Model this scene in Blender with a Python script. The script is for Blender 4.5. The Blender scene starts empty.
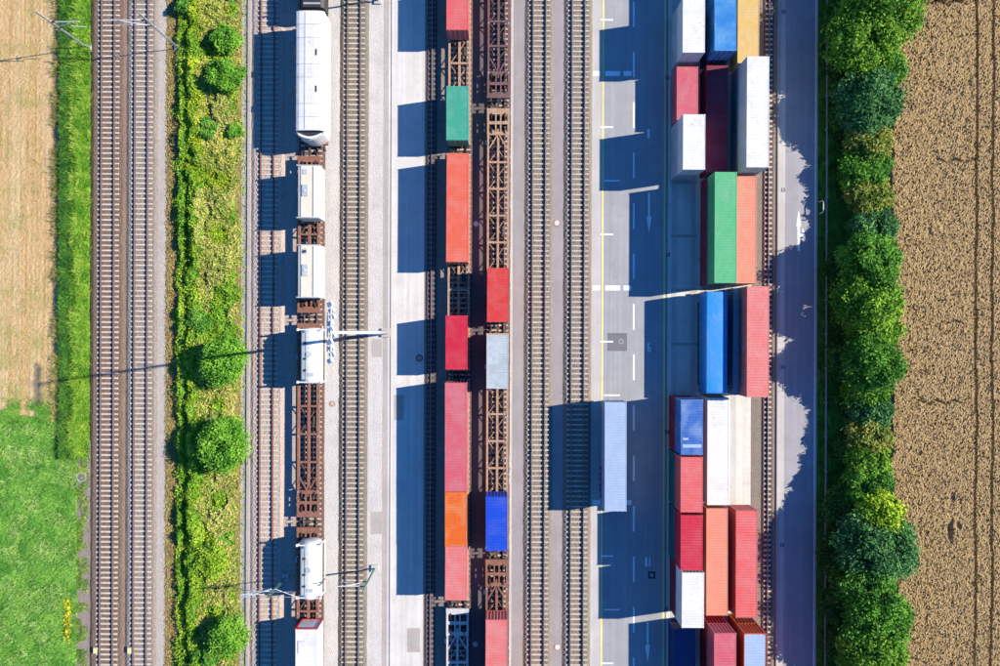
import bpy, math, random
import numpy as np
from mathutils import Vector, Matrix
R = math.radians
rnd = random.Random(7)
rng = np.random.default_rng(11)
S = bpy.context.scene
C = S.collection
# ------------------------------------------------------------------ camera
H = 78.4            # metres above the ground
PX = 8.5            # pixels of the photograph per metre of ground
ROLL = R(0.2)
cam_d = bpy.data.cameras.new('camera'); cam_d.sensor_width = 36; cam_d.lens = 36 * PX * H / 1000
cam_d.clip_end = 3000; cam_d.clip_start = 0.5
cam = bpy.data.objects.new('camera', cam_d); C.objects.link(cam)
cam.location = (0, 0, H); cam.rotation_euler = (0, 0, ROLL); S.camera = cam
# ------------------------------------------------------------------ light
EL, AZ = R(31.5), R(8.6)
SUNDIR = Vector((math.cos(AZ) * math.cos(EL), math.sin(AZ) * math.cos(EL), math.sin(EL)))
w = bpy.data.worlds.new('World'); S.world = w; w.use_nodes = True
nt = w.node_tree; bg = nt.nodes['Background']
sky = nt.nodes.new('ShaderNodeTexSky'); sky.sky_type = 'NISHITA'; sky.sun_disc = False
sky.sun_elevation = EL; sky.sun_rotation = R(90) - AZ
sky.air_density = 1.0; sky.dust_density = 0.0; sky.ozone_density = 6.0
hs = nt.nodes.new('ShaderNodeHueSaturation'); hs.inputs['Saturation'].default_value = 1.22; hs.inputs['Hue'].default_value = 0.506
nt.links.new(sky.outputs[0], hs.inputs['Color']); nt.links.new(hs.outputs[0], bg.inputs[0])
bg.inputs[1].default_value = 0.105
sl = bpy.data.lights.new('sun', 'SUN'); sl.energy = 5.0; sl.angle = R(0.55); sl.color = (1, .90, .75)
so = bpy.data.objects.new('sun', sl); C.objects.link(so)
so.rotation_euler = (-SUNDIR).to_track_quat('-Z', 'Y').to_euler()
S.view_settings.view_transform = 'Standard'; S.view_settings.look = 'None'
S.view_settings.exposure = 1.42; S.view_settings.gamma = 1.0
K = 2.0             # sunlit value = albedo * K
# ------------------------------------------------------------------ helpers
def W(x, y, h=0.0):
    """place seen at pixel (x, y) of the photograph when it stands h metres high"""
    k = (H - h) / H / PX
    dx, dy = (x - 500) * k, (333 - y) * k
    return (dx * math.cos(ROLL) - dy * math.sin(ROLL), dx * math.sin(ROLL) + dy * math.cos(ROLL))
def X(x): return W(x, 333)[0]
def Y(y, x=500): return W(x, y)[1]
def lin(c):
    c /= 255
    return c / 12.92 if c <= .04045 else ((c + .055) / 1.055) ** 2.4
def alb(px, k=K): return tuple(min(lin(c) / k, .8) for c in px)
class MB:
    def __init__(s): s.v = []; s.f = []
    def box(s, x0, x1, y0, y1, z0, z1):
        b = len(s.v)
        s.v += [(x0,y0,z0),(x1,y0,z0),(x1,y1,z0),(x0,y1,z0),(x0,y0,z1),(x1,y0,z1),(x1,y1,z1),(x0,y1,z1)]
        s.f += [tuple(b+i for i in q) for q in ((0,3,2,1),(4,5,6,7),(0,1,5,4),(1,2,6,5),(2,3,7,6),(3,0,4,7))]
        return s
    def bar(s, p, q, wd, ht):
        """box beam from p to q (centre line), wd wide, ht high"""
        p, q = Vector(p), Vector(q); d = (q - p).normalized()
        up = Vector((0,0,1)) if abs(d.z) < .95 else Vector((1,0,0))
        n = d.cross(up).normalized() * wd / 2; u = n.cross(d).normalized() * ht / 2
        b = len(s.v)
        for c in (p, q): s.v += [tuple(c-n-u), tuple(c+n-u), tuple(c+n+u), tuple(c-n+u)]
        s.f += [tuple(b+i for i in k) for k in ((3,2,1,0),(4,5,6,7),(0,1,5,4),(1,2,6,5),(2,3,7,6),(3,0,4,7))]
        return s
    def tube(s, pts, r, n=8, cap=True):
        pts = [Vector(p) for p in pts]
        rs = r if isinstance(r, (list, tuple)) else [r] * len(pts)
        b = len(s.v); pn = None
        for i, p in enumerate(pts):
            d = (pts[min(i+1, len(pts)-1)] - pts[max(i-1, 0)]).normalized()
            if pn is None:
                a = Vector((0,0,1)) if abs(d.z) < .9 else Vector((1,0,0))
                pn = d.cross(a).normalized()
            pn = (pn - d * pn.dot(d)).normalized(); m = d.cross(pn)
            for k in range(n):
                t = 2 * math.pi * k / n
                s.v.append(tuple(p + (pn * math.cos(t) + m * math.sin(t)) * rs[i]))
        for i in range(len(pts) - 1):
            for k in range(n):
                a = b + i*n + k; c = b + i*n + (k+1) % n
                s.f.append((a, c, c + n, a + n))
        if cap:
            s.f.append(tuple(b + k for k in reversed(range(n))))
            s.f.append(tuple(b + (len(pts)-1)*n + k for k in range(n)))
        return s
    def poly(s, pts, z0, z1):
        b = len(s.v); n = len(pts)
        s.v += [(x, y, z0) for x, y in pts] + [(x, y, z1) for x, y in pts]
        s.f.append(tuple(b + i for i in reversed(range(n)))); s.f.append(tuple(b + n + i for i in range(n)))
        for i in range(n): s.f.append((b+i, b+(i+1) % n, b+n+(i+1) % n, b+n+i))
        return s
    def prof(s, pts, a0, a1, axis='y'):
        """extrude a closed outline (u, z) along y (u = x) or x (u = y)"""
        b = len(s.v); n = len(pts)
        for a in (a0, a1):
            s.v += [((u, a, z) if axis == 'y' else (a, u, z)) for u, z in pts]
        s.f.append(tuple(b + i for i in range(n))); s.f.append(tuple(b + n + i for i in reversed(range(n))))
        for i in range(n): s.f.append((b+n+i, b+n+(i+1) % n, b+(i+1) % n, b+i))
        return s
    def mesh(s, name, mt=None, smooth=False):
        m = bpy.data.meshes.new(name); m.from_pydata(s.v, [], s.f)
        m.materials.append(mt); m.update()
        if smooth:
            for p in m.polygons: p.use_smooth = True
        return m
    def build(s, name, mt, parent=None, smooth=False):
        return link(name, s.mesh(name, mt, smooth), parent)
def link(name, me, parent=None, mt=None):
    o = bpy.data.objects.new(name, me); C.objects.link(o)
    if parent: o.parent = parent
    if mt is not None:
        o.material_slots[0].link = 'OBJECT'; o.material_slots[0].material = mt
    return o
def tag(o, label=None, cat=None, group=None, kind=None):
    if label: o['label'] = label
    if cat: o['category'] = cat
    if group: o['group'] = group
    if kind: o['kind'] = kind
    return o
def thing(name, loc, label, cat, group=None, rz=0):
    o = bpy.data.objects.new(name, None); C.objects.link(o)
    o.location = loc; o.rotation_euler = (0, 0, rz); o.empty_display_size = .3
    return tag(o, label, cat, group)
def struct(o): o['kind'] = 'structure'; return o
def quads(name, V, mt, parent=None, tint=None, smooth=False):
    """V: (n, 4, 3) array of quads -> one mesh"""
    n = len(V); m = bpy.data.meshes.new(name)
    m.vertices.add(n*4); m.vertices.foreach_set('co', V.reshape(-1).astype(np.float32))
    m.loops.add(n*4); m.loops.foreach_set('vertex_index', np.arange(n*4, dtype=np.int32))
    m.polygons.add(n); m.polygons.foreach_set('loop_start', np.arange(0, n*4, 4, dtype=np.int32))
    m.update(calc_edges=True)
    if tint is not None:
        a = m.attributes.new('tint', 'FLOAT', 'FACE'); a.data.foreach_set('value', tint.astype(np.float32))
    m.materials.append(mt)
    return link(name, m, parent)
def gridmesh(name, xs, ys, Z, mt, parent=None, smooth=True):
    nx, ny = len(xs), len(ys); m = bpy.data.meshes.new(name)
    P = np.zeros((ny, nx, 3), np.float32); P[..., 0] = xs[None, :]; P[..., 1] = ys[:, None]; P[..., 2] = Z
    m.vertices.add(nx*ny); m.vertices.foreach_set('co', P.reshape(-1))
    i = (np.arange(ny-1)[:, None]*nx + np.arange(nx-1)[None, :]).reshape(-1)
    F = np.stack([i, i+1, i+nx+1, i+nx], 1).astype(np.int32); n = len(F)
    m.loops.add(n*4); m.loops.foreach_set('vertex_index', F.reshape(-1))
    m.polygons.add(n); m.polygons.foreach_set('loop_start', np.arange(0, n*4, 4, dtype=np.int32))
    m.update(calc_edges=True)
    m.polygons.foreach_set('use_smooth', np.full(n, smooth)); m.materials.append(mt)
    return link(name, m, parent)
def vnoise(x, y, sc, seed=0):
    """smooth value noise, numpy"""
    r = np.random.default_rng(seed).random((64, 64))
    u, v = x / sc, y / sc; i, j = np.floor(u).astype(int), np.floor(v).astype(int)
    fu, fv = u - i, v - j; fu = fu*fu*(3-2*fu); fv = fv*fv*(3-2*fv)
    g = lambda a, b: r[a % 64, b % 64]
    return (g(i,j)*(1-fu)+g(i+1,j)*fu)*(1-fv) + (g(i,j+1)*(1-fu)+g(i+1,j+1)*fu)*fv
# ------------------------------------------------------------------ materials
MC = {}
class NG:
    """tiny node helper"""
    def __init__(s, name, rough=.8, metal=0, spec=.3):
        s.m = bpy.data.materials.new(name); s.m.use_nodes = True; s.t = s.m.node_tree
        s.b = s.t.nodes['Principled BSDF']; s.b.inputs['Roughness'].default_value = rough
        s.b.inputs['Metallic'].default_value = metal; s.b.inputs['Specular IOR Level'].default_value = spec
    def n(s, t, **k):
        o = s.t.nodes.new(t)
        for a, b in k.items(): setattr(o, a, b)
        return o
    def l(s, a, b): s.t.links.new(a, b)
    def pos(s, scale=(1,1,1), obj=False):
        mp = s.n('ShaderNodeMapping'); mp.inputs['Scale'].default_value = scale
        if obj:
            s.l(s.n('ShaderNodeTexCoord').outputs['Object'], mp.inputs[0])
            oi = s.n('ShaderNodeObjectInfo'); mu = s.n('ShaderNodeMath', operation='MULTIPLY'); mu.inputs[1].default_value = 97
            s.l(oi.outputs['Random'], mu.inputs[0]); s.l(mu.outputs[0], mp.inputs['Location'])
        else: s.l(s.n('ShaderNodeNewGeometry').outputs['Position'], mp.inputs[0])
        return mp.outputs[0]
    def noise(s, vec, scale, detail=3, lo=.35, hi=.65, rough=.55):
        no = s.n('ShaderNodeTexNoise'); no.inputs['Scale'].default_value = scale; no.inputs['Detail'].default_value = detail
        no.inputs['Roughness'].default_value = rough
        s.l(vec, no.inputs['Vector']); mr = s.n('ShaderNodeMapRange')
        mr.inputs[1].default_value = lo; mr.inputs[2].default_value = hi; s.l(no.outputs[0], mr.inputs[0])
        return mr.outputs[0]
    def mix(s, f, a, b, mode='MIX', amt=None):
        mx = s.n('ShaderNodeMix', data_type='RGBA', blend_type=mode)
        if amt is not None:
            mu = s.n('ShaderNodeMath', operation='MULTIPLY'); mu.inputs[1].default_value = amt; s.l(f, mu.inputs[0]); f = mu.outputs[0]
        if isinstance(f, (int, float)): mx.inputs[0].default_value = f
        else: s.l(f, mx.inputs[0])
        for i, c in ((6, a), (7, b)):
            if isinstance(c, tuple): mx.inputs[i].default_value = (*c[:3], 1)
            else: s.l(c, mx.inputs[i])
        return mx.outputs[2]
    def bump(s, h, d, st=.6):
        bp = s.n('ShaderNodeBump'); bp.inputs['Distance'].default_value = d; bp.inputs['Strength'].default_value = st
        s.l(h, bp.inputs['Height']); s.l(bp.outputs[0], s.b.inputs['Normal'])
    def out(s, c): s.l(c, s.b.inputs['Base Color']) if not isinstance(c, tuple) else setattr(s.b.inputs['Base Color'], 'default_value', (*c, 1)); return s.m
def mul(c, k): return tuple(min(x*k, .85) for x in c)
def paving(name, px, streak=.25, dirt=.3, dcol=None, k=K):
    g = NG(name, .85); c = alb(px, k); p = g.pos()
    a = g.mix(g.noise(p, .35, 4), mul(c, 1.08), mul(c, .88))
    if streak: a = g.mix(g.noise(g.pos((1.6, .035, 1)), 1.3, 4), a, mul(c, .66), amt=streak)
    if dirt: a = g.mix(g.noise(p, 1.1, 6, .52, .72, .7), a, dcol or mul(c, .5), amt=dirt)
    a = g.mix(g.noise(p, 9, 3), a, mul(c, .8), amt=.35)
    f = g.noise(p, 55, 2); a = g.mix(f, a, mul(c, .8), amt=.3); g.bump(f, .01, .5)
    return g.out(a)
def gravel(name, px, px2=None, sc=9, con=.55, patch=.5):
    g = NG(name, .95, spec=.1); c = alb(px); c2 = alb(px2) if px2 else mul(c, .7); p = g.pos()
    a = g.mix(g.noise(g.pos((1.6, .07, 1)), 1.1, 4), c, c2, amt=patch)
    a = g.mix(g.noise(p, .45, 5, .5, .75), a, mul(c, .62), amt=.5)
    vo = g.n('ShaderNodeTexVoronoi'); vo.inputs['Scale'].default_value = sc; g.l(p, vo.inputs['Vector'])
    sp = g.n('ShaderNodeSeparateColor'); g.l(vo.outputs['Color'], sp.inputs[0])
    a = g.mix(sp.outputs[0], a, mul(c, .45), amt=con); a = g.mix(sp.outputs[1], a, mul(c, 1.5), amt=con*.7)
    g.bump(vo.outputs['Distance'], .05, -.8) if False else g.bump(vo.outputs['Distance'], .04, .7)
    return g.out(a)
def paint(name, px, fade=.4, rust=.35, rough=.5, fadecol=None, dirt=.35, metal=0):
    g = NG(name, rough, metal, .3); c = alb(px, 2.0 if min(px) > 180 else 2.35); p = g.pos(obj=True)
    fc = alb(fadecol, 2.4) if fadecol else tuple(x*.7 + .3*(sum(c)/3)*1.35 + .02 for x in c)
    a = g.mix(g.noise(p, .55, 5, .42, .66), c, fc, amt=fade)
    a = g.mix(g.noise(g.pos((.6, 7, 1), True), 1.6, 4, .52, .78), a, mul(c, .6), amt=dirt)
    a = g.mix(g.noise(p, 2.6, 6, .55, .75, .7), a, mul(c, .55), amt=dirt)
    a = g.mix(g.noise(p, 3.1, 7, .60, .68, .75), a, (.15, .07, .04), amt=rust)
    a = g.mix(g.noise(g.pos((2.2, .25, 1), True), 1.4, 5, .56, .78), a, mul(c, .62), amt=dirt)
    f = g.noise(p, 1.7, 3); g.bump(f, .03, .3)
    return g.out(a)
def flat(name, px, rough=.6, metal=0, var=.25, raw=False):
    g = NG(name, rough, metal); c = px if raw else alb(px); p = g.pos(obj=True)
    a = g.mix(g.noise(p, 2.2, 4), c, mul(c, .6), amt=var)
    return g.out(a)
def foliage(name, cols, trans=.25, psc=.5):
    """cols: three albedos from dark to bright"""
    g = NG(name, .75, spec=.15); at = g.n('ShaderNodeAttribute', attribute_name='tint'); p = g.pos()
    n = g.noise(p, psc, 4, .38, .62)
    a = g.mix(at.outputs['Fac'], cols[0], cols[1]); a = g.mix(n, a, g.mix(at.outputs['Fac'], cols[1], cols[2]))
    g.out(a); tr = g.n('ShaderNodeBsdfTranslucent'); g.l(a, tr.inputs[0]); ms = g.n('ShaderNodeMixShader'); ms.inputs[0].default_value = trans
    g.l(g.b.outputs[0], ms.inputs[1]); g.l(tr.outputs[0], ms.inputs[2]); g.l(ms.outputs[0], g.t.nodes['Material Output'].inputs[0])
    return g.m
M = {}
M['asphalt'] = paving('asphalt', (188,190,195), .6, .4)
M['asphalt_road'] = paving('asphalt_road', (186,185,192), .6, .4)
M['asphalt_path'] = paving('asphalt_path', (184,176,176), .35, .35)
M['asphalt_dark'] = paving('asphalt_dark', (120,108,112), .3, .4)
M['concrete'] = paving('concrete', (244,240,234), .7, .45, k=1.9)
M['concrete_strip'] = paving('concrete_strip', (222,218,214), .4, .3)
M['concrete_yard'] = paving('concrete_yard', (250,245,234), .55, .4, (.16,.13,.10))
M['kerb'] = paving('kerb', (205,196,190), .4, .5)
M['patch'] = paving('patch', (132,132,138), .1, .3)
M['white_line'] = paving('white_line', (250,250,252), .25, .25, k=1.5)
M['yellow_line'] = paving('yellow_line', (244,226,150), .3, .3, k=1.6)
M['gravel_light'] = gravel('gravel_light', (206,198,188), (178,168,156), 10, .45)
M['gravel_white'] = gravel('gravel_white', (228,224,220), (206,198,190), 9, .25, .4)
M['gravel_grey'] = gravel('gravel_grey', (186,182,182), (128,122,118), 8, .55)
M['ballast_brown'] = gravel('ballast_brown', (140,120,106), (118,96,86), 10, .6)
M['ballast_mid'] = gravel('ballast_mid', (162,152,144), (146,126,114), 10, .55)
M['ballast_pink'] = gravel('ballast_pink', (200,188,180), (198,162,142), 9, .45)
M['ballast_rust'] = gravel('ballast_rust', (206,166,140), (186,130,98), 8, .6)
M['ballast_tan'] = gravel('ballast_tan', (158,146,134), (136,120,108), 10, .5)
M['ballast_grey'] = gravel('ballast_grey', (146,138,126), (124,112,100), 10, .5)
M['ballast_dark'] = gravel('ballast_dark', (120,98,94), (90,72,70), 10, .6)  # as train bed, its darkness stands in for shade under the wagons
M['soil'] = gravel('soil', (176,146,108), (128,140,70), 7, .5)
M['earth'] = gravel('earth', (120,130,60), (96,86,50), 3, .4)
M['sleeper'] = flat('sleeper', (232,220,204), .9, var=.5)
M['sleeper_old'] = flat('sleeper_old', (226,212,194), .9, var=.6)
M['rail_side'] = flat('rail_side', (.11,.055,.036), .8, var=.5, raw=True)
M['rail_rust'] = flat('rail_rust', (206,122,84), .8, var=.5)
M['rail_head'] = flat('rail_head', (.30,.28,.27), .4, .6, var=.3, raw=True)
M['steel_dark'] = flat('steel_dark', (.035,.033,.035), .6, .3, raw=True)
M['rail_zinc'] = flat('rail_zinc', (.20,.22,.24), .5, .4, raw=True)
M['galv'] = flat('galv', (.38,.40,.41), .45, .4, raw=True)
M['mast_white'] = flat('mast_white', (235,240,245), .5)
M['mast_green'] = flat('mast_green', (110,165,140), .5)
M['lamp_glass'] = flat('lamp_glass', (.7,.72,.74), .4, 0, raw=True)
M['rubber'] = flat('rubber', (.02,.02,.022), .85, raw=True)
M['wag_brown'] = flat('wag_brown', (160,112,94), .85, var=.7)
M['wag_mauve'] = flat('wag_mauve', (132,100,98), .85, var=.7)
M['wag_beige'] = flat('wag_beige', (206,168,140), .85, var=.75)
M['wag_white'] = flat('wag_white', (226,222,222), .7, var=.4)
M['wheel'] = flat('wheel', (.05,.035,.03), .6, .4, raw=True)
M['bark'] = flat('bark', (.09,.065,.045), .95, raw=True)
# ------------------------------------------------------------------ the ground, laid as sheets
YN, YS = 62.0, -62.0
def strip(name, x0, x1, mt, z, y0=YS, y1=YN):
    m = MB(); a, b = X(x0), X(x1)
    n = 12
    for i in range(n):
        u, v = y0 + (y1-y0)*i/n, y0 + (y1-y0)*(i+1)/n; k = len(m.v)
        m.v += [(a,u,z),(b,u,z),(b,v,z),(a,v,z)]; m.f.append((k,k+1,k+2,k+3))
    return struct(m.build(name, mt))
def slab(name, x0, x1, mt, z, t=.12, y0=YS, y1=YN):
    return struct(MB().box(X(x0), X(x1), y0, y1, z - t, z).build(name, mt))
g = MB(); g.v = [(-900,-900,-.12),(900,-900,-.12),(900,900,-.12),(-900,900,-.12)]; g.f = [(0,1,2,3)]
struct(g.build('ground', M['earth']))
strip('gravel_margin', 150, 178, M['gravel_light'], .010)
strip('weedy_margin', 166, 182, M['soil'], .014)
strip('gravel_path', 232, 250, M['gravel_grey'], .010)
strip('path_track', 238.5, 243.5, M['gravel_light'], .014)
strip('ballast_margin', 248, 300, M['ballast_pink'], .004)
strip('rusty_ballast', 296, 330, M['ballast_rust'], .010)
strip('gravel_walkway', 325, 345, M['gravel_white'], .014)
strip('gravel_walkway', 366, 384, M['gravel_white'], .010)
strip('kerb_strip', 383, 388, M['kerb'], .02)
strip('concrete_edge', 387, 391.5, M['concrete'], .016)
strip('loading_lane', 391, 424, M['concrete'], .024)
strip('gravel_margin', 421.5, 446, M['ballast_mid'], .004)
strip('ballast_margin', 440, 476, M['ballast_mid'], .010)
strip('service_path', 470.5, 484.5, M['asphalt_dark'], .016)
strip('ballast_margin', 483, 512, M['ballast_tan'], .008)
strip('gravel_edge', 509, 513.5, M['gravel_white'], .012)
strip('service_path', 512.5, 525, M['asphalt_path'], .02)
strip('service_path', 551.5, 566, M['asphalt_path'], .02)
strip('concrete_edge', 591.5, 600.5, M['concrete_strip'], .024)
strip('terminal_road', 600, 667, M['asphalt'], .02)
strip('container_yard', 666.5, 751, M['concrete_yard'], .02)
strip('yard_margin', 750.5, 779, M['ballast_tan'], .006)
strip('footway', 777.5, 784.5, M['concrete_strip'], .03)
strip('access_road', 784, 816, M['asphalt_road'], .02)
# kerbs of real height
slab('kerb', 591, 592.2, M['concrete_strip'], .06, .14)
slab('kerb', 390.6, 391.6, M['concrete_strip'], .08, .1)
slab('kerb', 776.6, 777.8, M['kerb'], .12, .2)
slab('kerb', 815.8, 816.8, M['kerb'], .10, .2)
# asphalt repair, slot beams of the yard
x0, y1 = W(607.5, 333); struct(MB().box(*sorted((W(607.5,342)[0], W(627,342)[0])), W(617,351)[1], W(617,333)[1], .0, .026).build('asphalt_patch', M['patch']))
for xx in (671, 690, 701.5, 719, 731): slab('foundation_beam', xx, xx+5, M['concrete_strip'], .028, .05)
for yy in (182.5,236,290,344,397): 
    a, b = W(671, yy), W(697, yy); struct(MB().box(a[0]+.01, b[0], a[1]-.16, a[1]+.16, -.03, .033).build('slot_beam', M['kerb']))
# ------------------------------------------------------------------ painted markings
def mark(name, x0, y0, x1, y1, mt='white_line', z=.0285):
    a, b = W(x0, y1), W(x1, y0)
    return struct(MB().box(a[0], b[0], a[1], b[1], z-.004, z).build(name, M[mt]))
m = MB().box(X(601.2), X(603.2), YS, YN, .021, .0245); struct(m.build('edge_line', M['yellow_line']))
m = MB().box(X(663.2), X(665.0), YS, YN, .021, .0245); struct(m.build('edge_line', M['yellow_line']))
m = MB().box(X(814.2), X(815.3), YS, YN, .021, .0245); struct(m.build('edge_line', M['white_line']))
for k in range(-2, 16):
    yy = 1.5 + 50.45*k; mark('lane_dash', 632.8, yy, 634.6, yy+25.5)
for k in range(-2, 15):
    yy = 20 + 53.6*k
    if k in (1, 5, 9):
        mark('stop_bar', 592.6, yy-2.4, 600.2, yy+2.4, z=.03); mark('stop_bar', 605, yy-2.4, 620, yy+2.4, z=.03); mark('stop_bar', 623.5, yy-2.4, 631.5, yy+2.4, z=.03)
    elif k != 8: mark('bay_tick', 604 if k % 2 else 600.5, yy-.7, 620 if k % 2 else 613, yy+.7, z=.032)
def arrow(cx, y0, y1, hw=2.6, hl=17, sw=.9, up=False, turn=False):
    m = MB(); s = -1 if up else 1
    t, e = (y0, y1) if up else (y1, y0)          # tip, tail
    def P(dx, y): return W(cx+dx, y)
    m.poly([P(-sw, e), P(sw, e), P(sw, t - s*hl), P(-sw, t - s*hl)][::(1 if not up else 1)], .024, .029)
    m.poly([P(-hw, t - s*hl), P(hw, t - s*hl), P(0, t)], .0245, .0295)
    if turn:
        m.poly([P(sw, e-14), P(4, e-14), P(4, e-17), P(sw, e-17)], .0242, .0292)
        m.poly([P(3.6, e-10), P(6.8, e-16), P(3.6, e-24)], .0246, .0296)
    o = m.build('road_arrow', M['white_line']); return struct(o)
arrow(649, 192.5, 233.5); arrow(654.8-7.2, 622, 662); arrow(798.6, 210, 251, 2.4, 16, 1.2, True, True)
mark('painted_number', 647.3, 129, 649.7, 138)                                          # 1
for q in ((645.2,557.5,647.2,566.5), (649,557.5,650.2,566.5)): mark('painted_number', *q)   # 11
for i, q in enumerate(((647.6,343.2,650.2,344.6), (647.6,344.6,648.8,351.8), (648.8,346.8,650.8,348), (649.8,348,651,350.6), (648.8,350.6,651,351.8))):
    a, b = W(q[0]-.2, q[3]), W(q[2]-.2, q[1])
    if i == 0: sx = MB()
    sx.box(a[0], b[0], a[1], b[1], .024+i*.0002, .0285+i*.0002)
struct(sx.build('painted_number', M['white_line']))                                      # 6
# ------------------------------------------------------------------ tracks
def sleeper_mesh(wd, mt):
    m = MB(); h = wd/2
    m.prof([(-.13,0),(.13,0),(.085,.14),(-.085,.14)], -h, h, 'x')
    return m.mesh('sleeper', mt)
SLP = sleeper_mesh(2.5, M['sleeper']); SLO = sleeper_mesh(2.5, M['sleeper_old'])
def rail_mesh(zt=.17):
    m = MB()
    m.prof([(-.07,0),(.07,0),(.07,.012),(.012,.03),(.012,zt-.05),(.036,zt-.035),(.036,zt-.006),(-.036,zt-.006),(-.036,zt-.035),(-.012,zt-.05),(-.012,.03),(-.07,.012)], YS, YN)
    return m.mesh('rail', M['rail_side'])
def head_mesh(zt=.17): return MB().box(-.033,.033, YS, YN, zt-.006, zt).mesh('rail_head', M['rail_head'])
RAIL, HEAD = rail_mesh(), head_mesh()
def bed(name, xc, wd, mt, h=.16, parent=None, seed=1, amp=.05, shoulder=.5):
    """ballast bed with an uneven stony top"""
    xs = np.arange(-wd/2-shoulder, wd/2+shoulder+.01, .14); ys = np.arange(YS, YN, .16)
    XX, YY = np.meshgrid(xs, ys)
    d = np.clip((np.abs(XX) - wd/2)/shoulder, 0, 1)
    Z = h*(1-d) - .02*d + (np.random.default_rng(seed).random(XX.shape)-.5)*amp*(1-.5*d) + (vnoise(XX+40, YY+90, .9, seed)-.5)*.04
    o = gridmesh(name, xs, ys, Z, mt, parent, smooth=False); o.location.x = xc
    return o
def track(xp, label, bedmat, slp=SLP, wd=3.1, dense=.6, y0=YS, y1=YN, h=.16, shoulder=.45):
    xc = X(xp)
    t = thing('railway_track', (xc, 0, 0), label, 'railway track', 'parallel railway tracks')
    bed('ballast_bed', 0, wd, bedmat, h, t, seed=int(xp), shoulder=shoulder)
    for s in (-1, 1):
        r = link('rail', RAIL, t); r.location = (s*.7535, 0, h+.08); hd = link('rail_head', HEAD, r, M['rail_rust'] if xp == 267.6 else None)
    y = y0 + (xp % 3)*.2
    while y < y1:
        o = link('sleeper', slp, t); o.location = (rnd.uniform(-.02,.02), y + rnd.uniform(-.015,.015), h - .06); o.rotation_euler.z = rnd.uniform(-.006,.006); y += dense
    return t
track(108.6, 'leftmost track, on brown ballast beside the grass verge', M['ballast_brown'], wd=3.4)
track(142.0, 'second track from the left, on pinkish ballast beside a pale gravel margin', M['ballast_mid'], wd=3.0)
track(267.6, 'track left of the freight train with white tanks, crossed by its shadow', M['ballast_pink'], SLP, wd=3.2)
track(311.5, 'track under the freight train that carries white tanks', M['ballast_dark'], SLO, wd=2.4, h=.12)
track(353.6, 'open track between pale gravel walkways, right of the tall light mast lamps', M['ballast_grey'], SLO, wd=2.7)
track(459.5, 'track under the long train of mostly red containers', M['ballast_dark'], SLO, wd=2.3, h=.12)
track(497.5, 'track under the middle train of skeleton wagons with a bright blue container', M['ballast_dark'], SLO, wd=2.3, h=.12)
track(538.3, 'open track just right of the container trains', M['ballast_tan'], SLO, wd=2.7)
track(577.3, 'open track along the edge of the terminal road', M['ballast_tan'], SLO, wd=2.7)
def crane_track(xp, label, mt):
    xc = X(xp); t = thing('crane_rail', (xc, 0, 0), label, 'crane rail', 'rails of the gantry crane')
    b = MB().box(-.55, .55, YS, YN, -.05, .10).build('rail_foundation', mt, t)
    pm = MB().box(-.42, .42, -.11, .11, 0, .05).mesh('base_plate', M['sleeper_old'] if xp > 600 else M['patch'])
    y = YS
    while y < YN: o = link('base_plate', pm, t); o.location = (0, y, .102); y += .6
    r = link('rail', RAIL, t); r.location = (0, 0, .13); link('rail_head', HEAD, r)
crane_track(431.2, 'crane rail between the white loading lane and the red container train', M['ballast_dark'])
crane_track(767.5, 'crane rail between the container stacks and the access road', M['ballast_dark'])
# cable trough beside the left track
t = thing('cable_trough', (X(248.6), 0, 0), 'narrow concrete cable trough along the gravel path left of the shaded track', 'cable trough')
lid = MB().box(-.17,.17,-.49,.49,0,.06).mesh('trough_lid', M['kerb'])
MB().box(-.2,.2,YS,YN,-.1,.08).build('trough_body', M['kerb'], t)
for k in range(124): o = link('trough_lid', lid, t); o.location = (rnd.uniform(-.01,.01), YS+.5+k, .081 + rnd.uniform(0,.006)); o.rotation_euler.z = rnd.uniform(-.01,.01)
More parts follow.
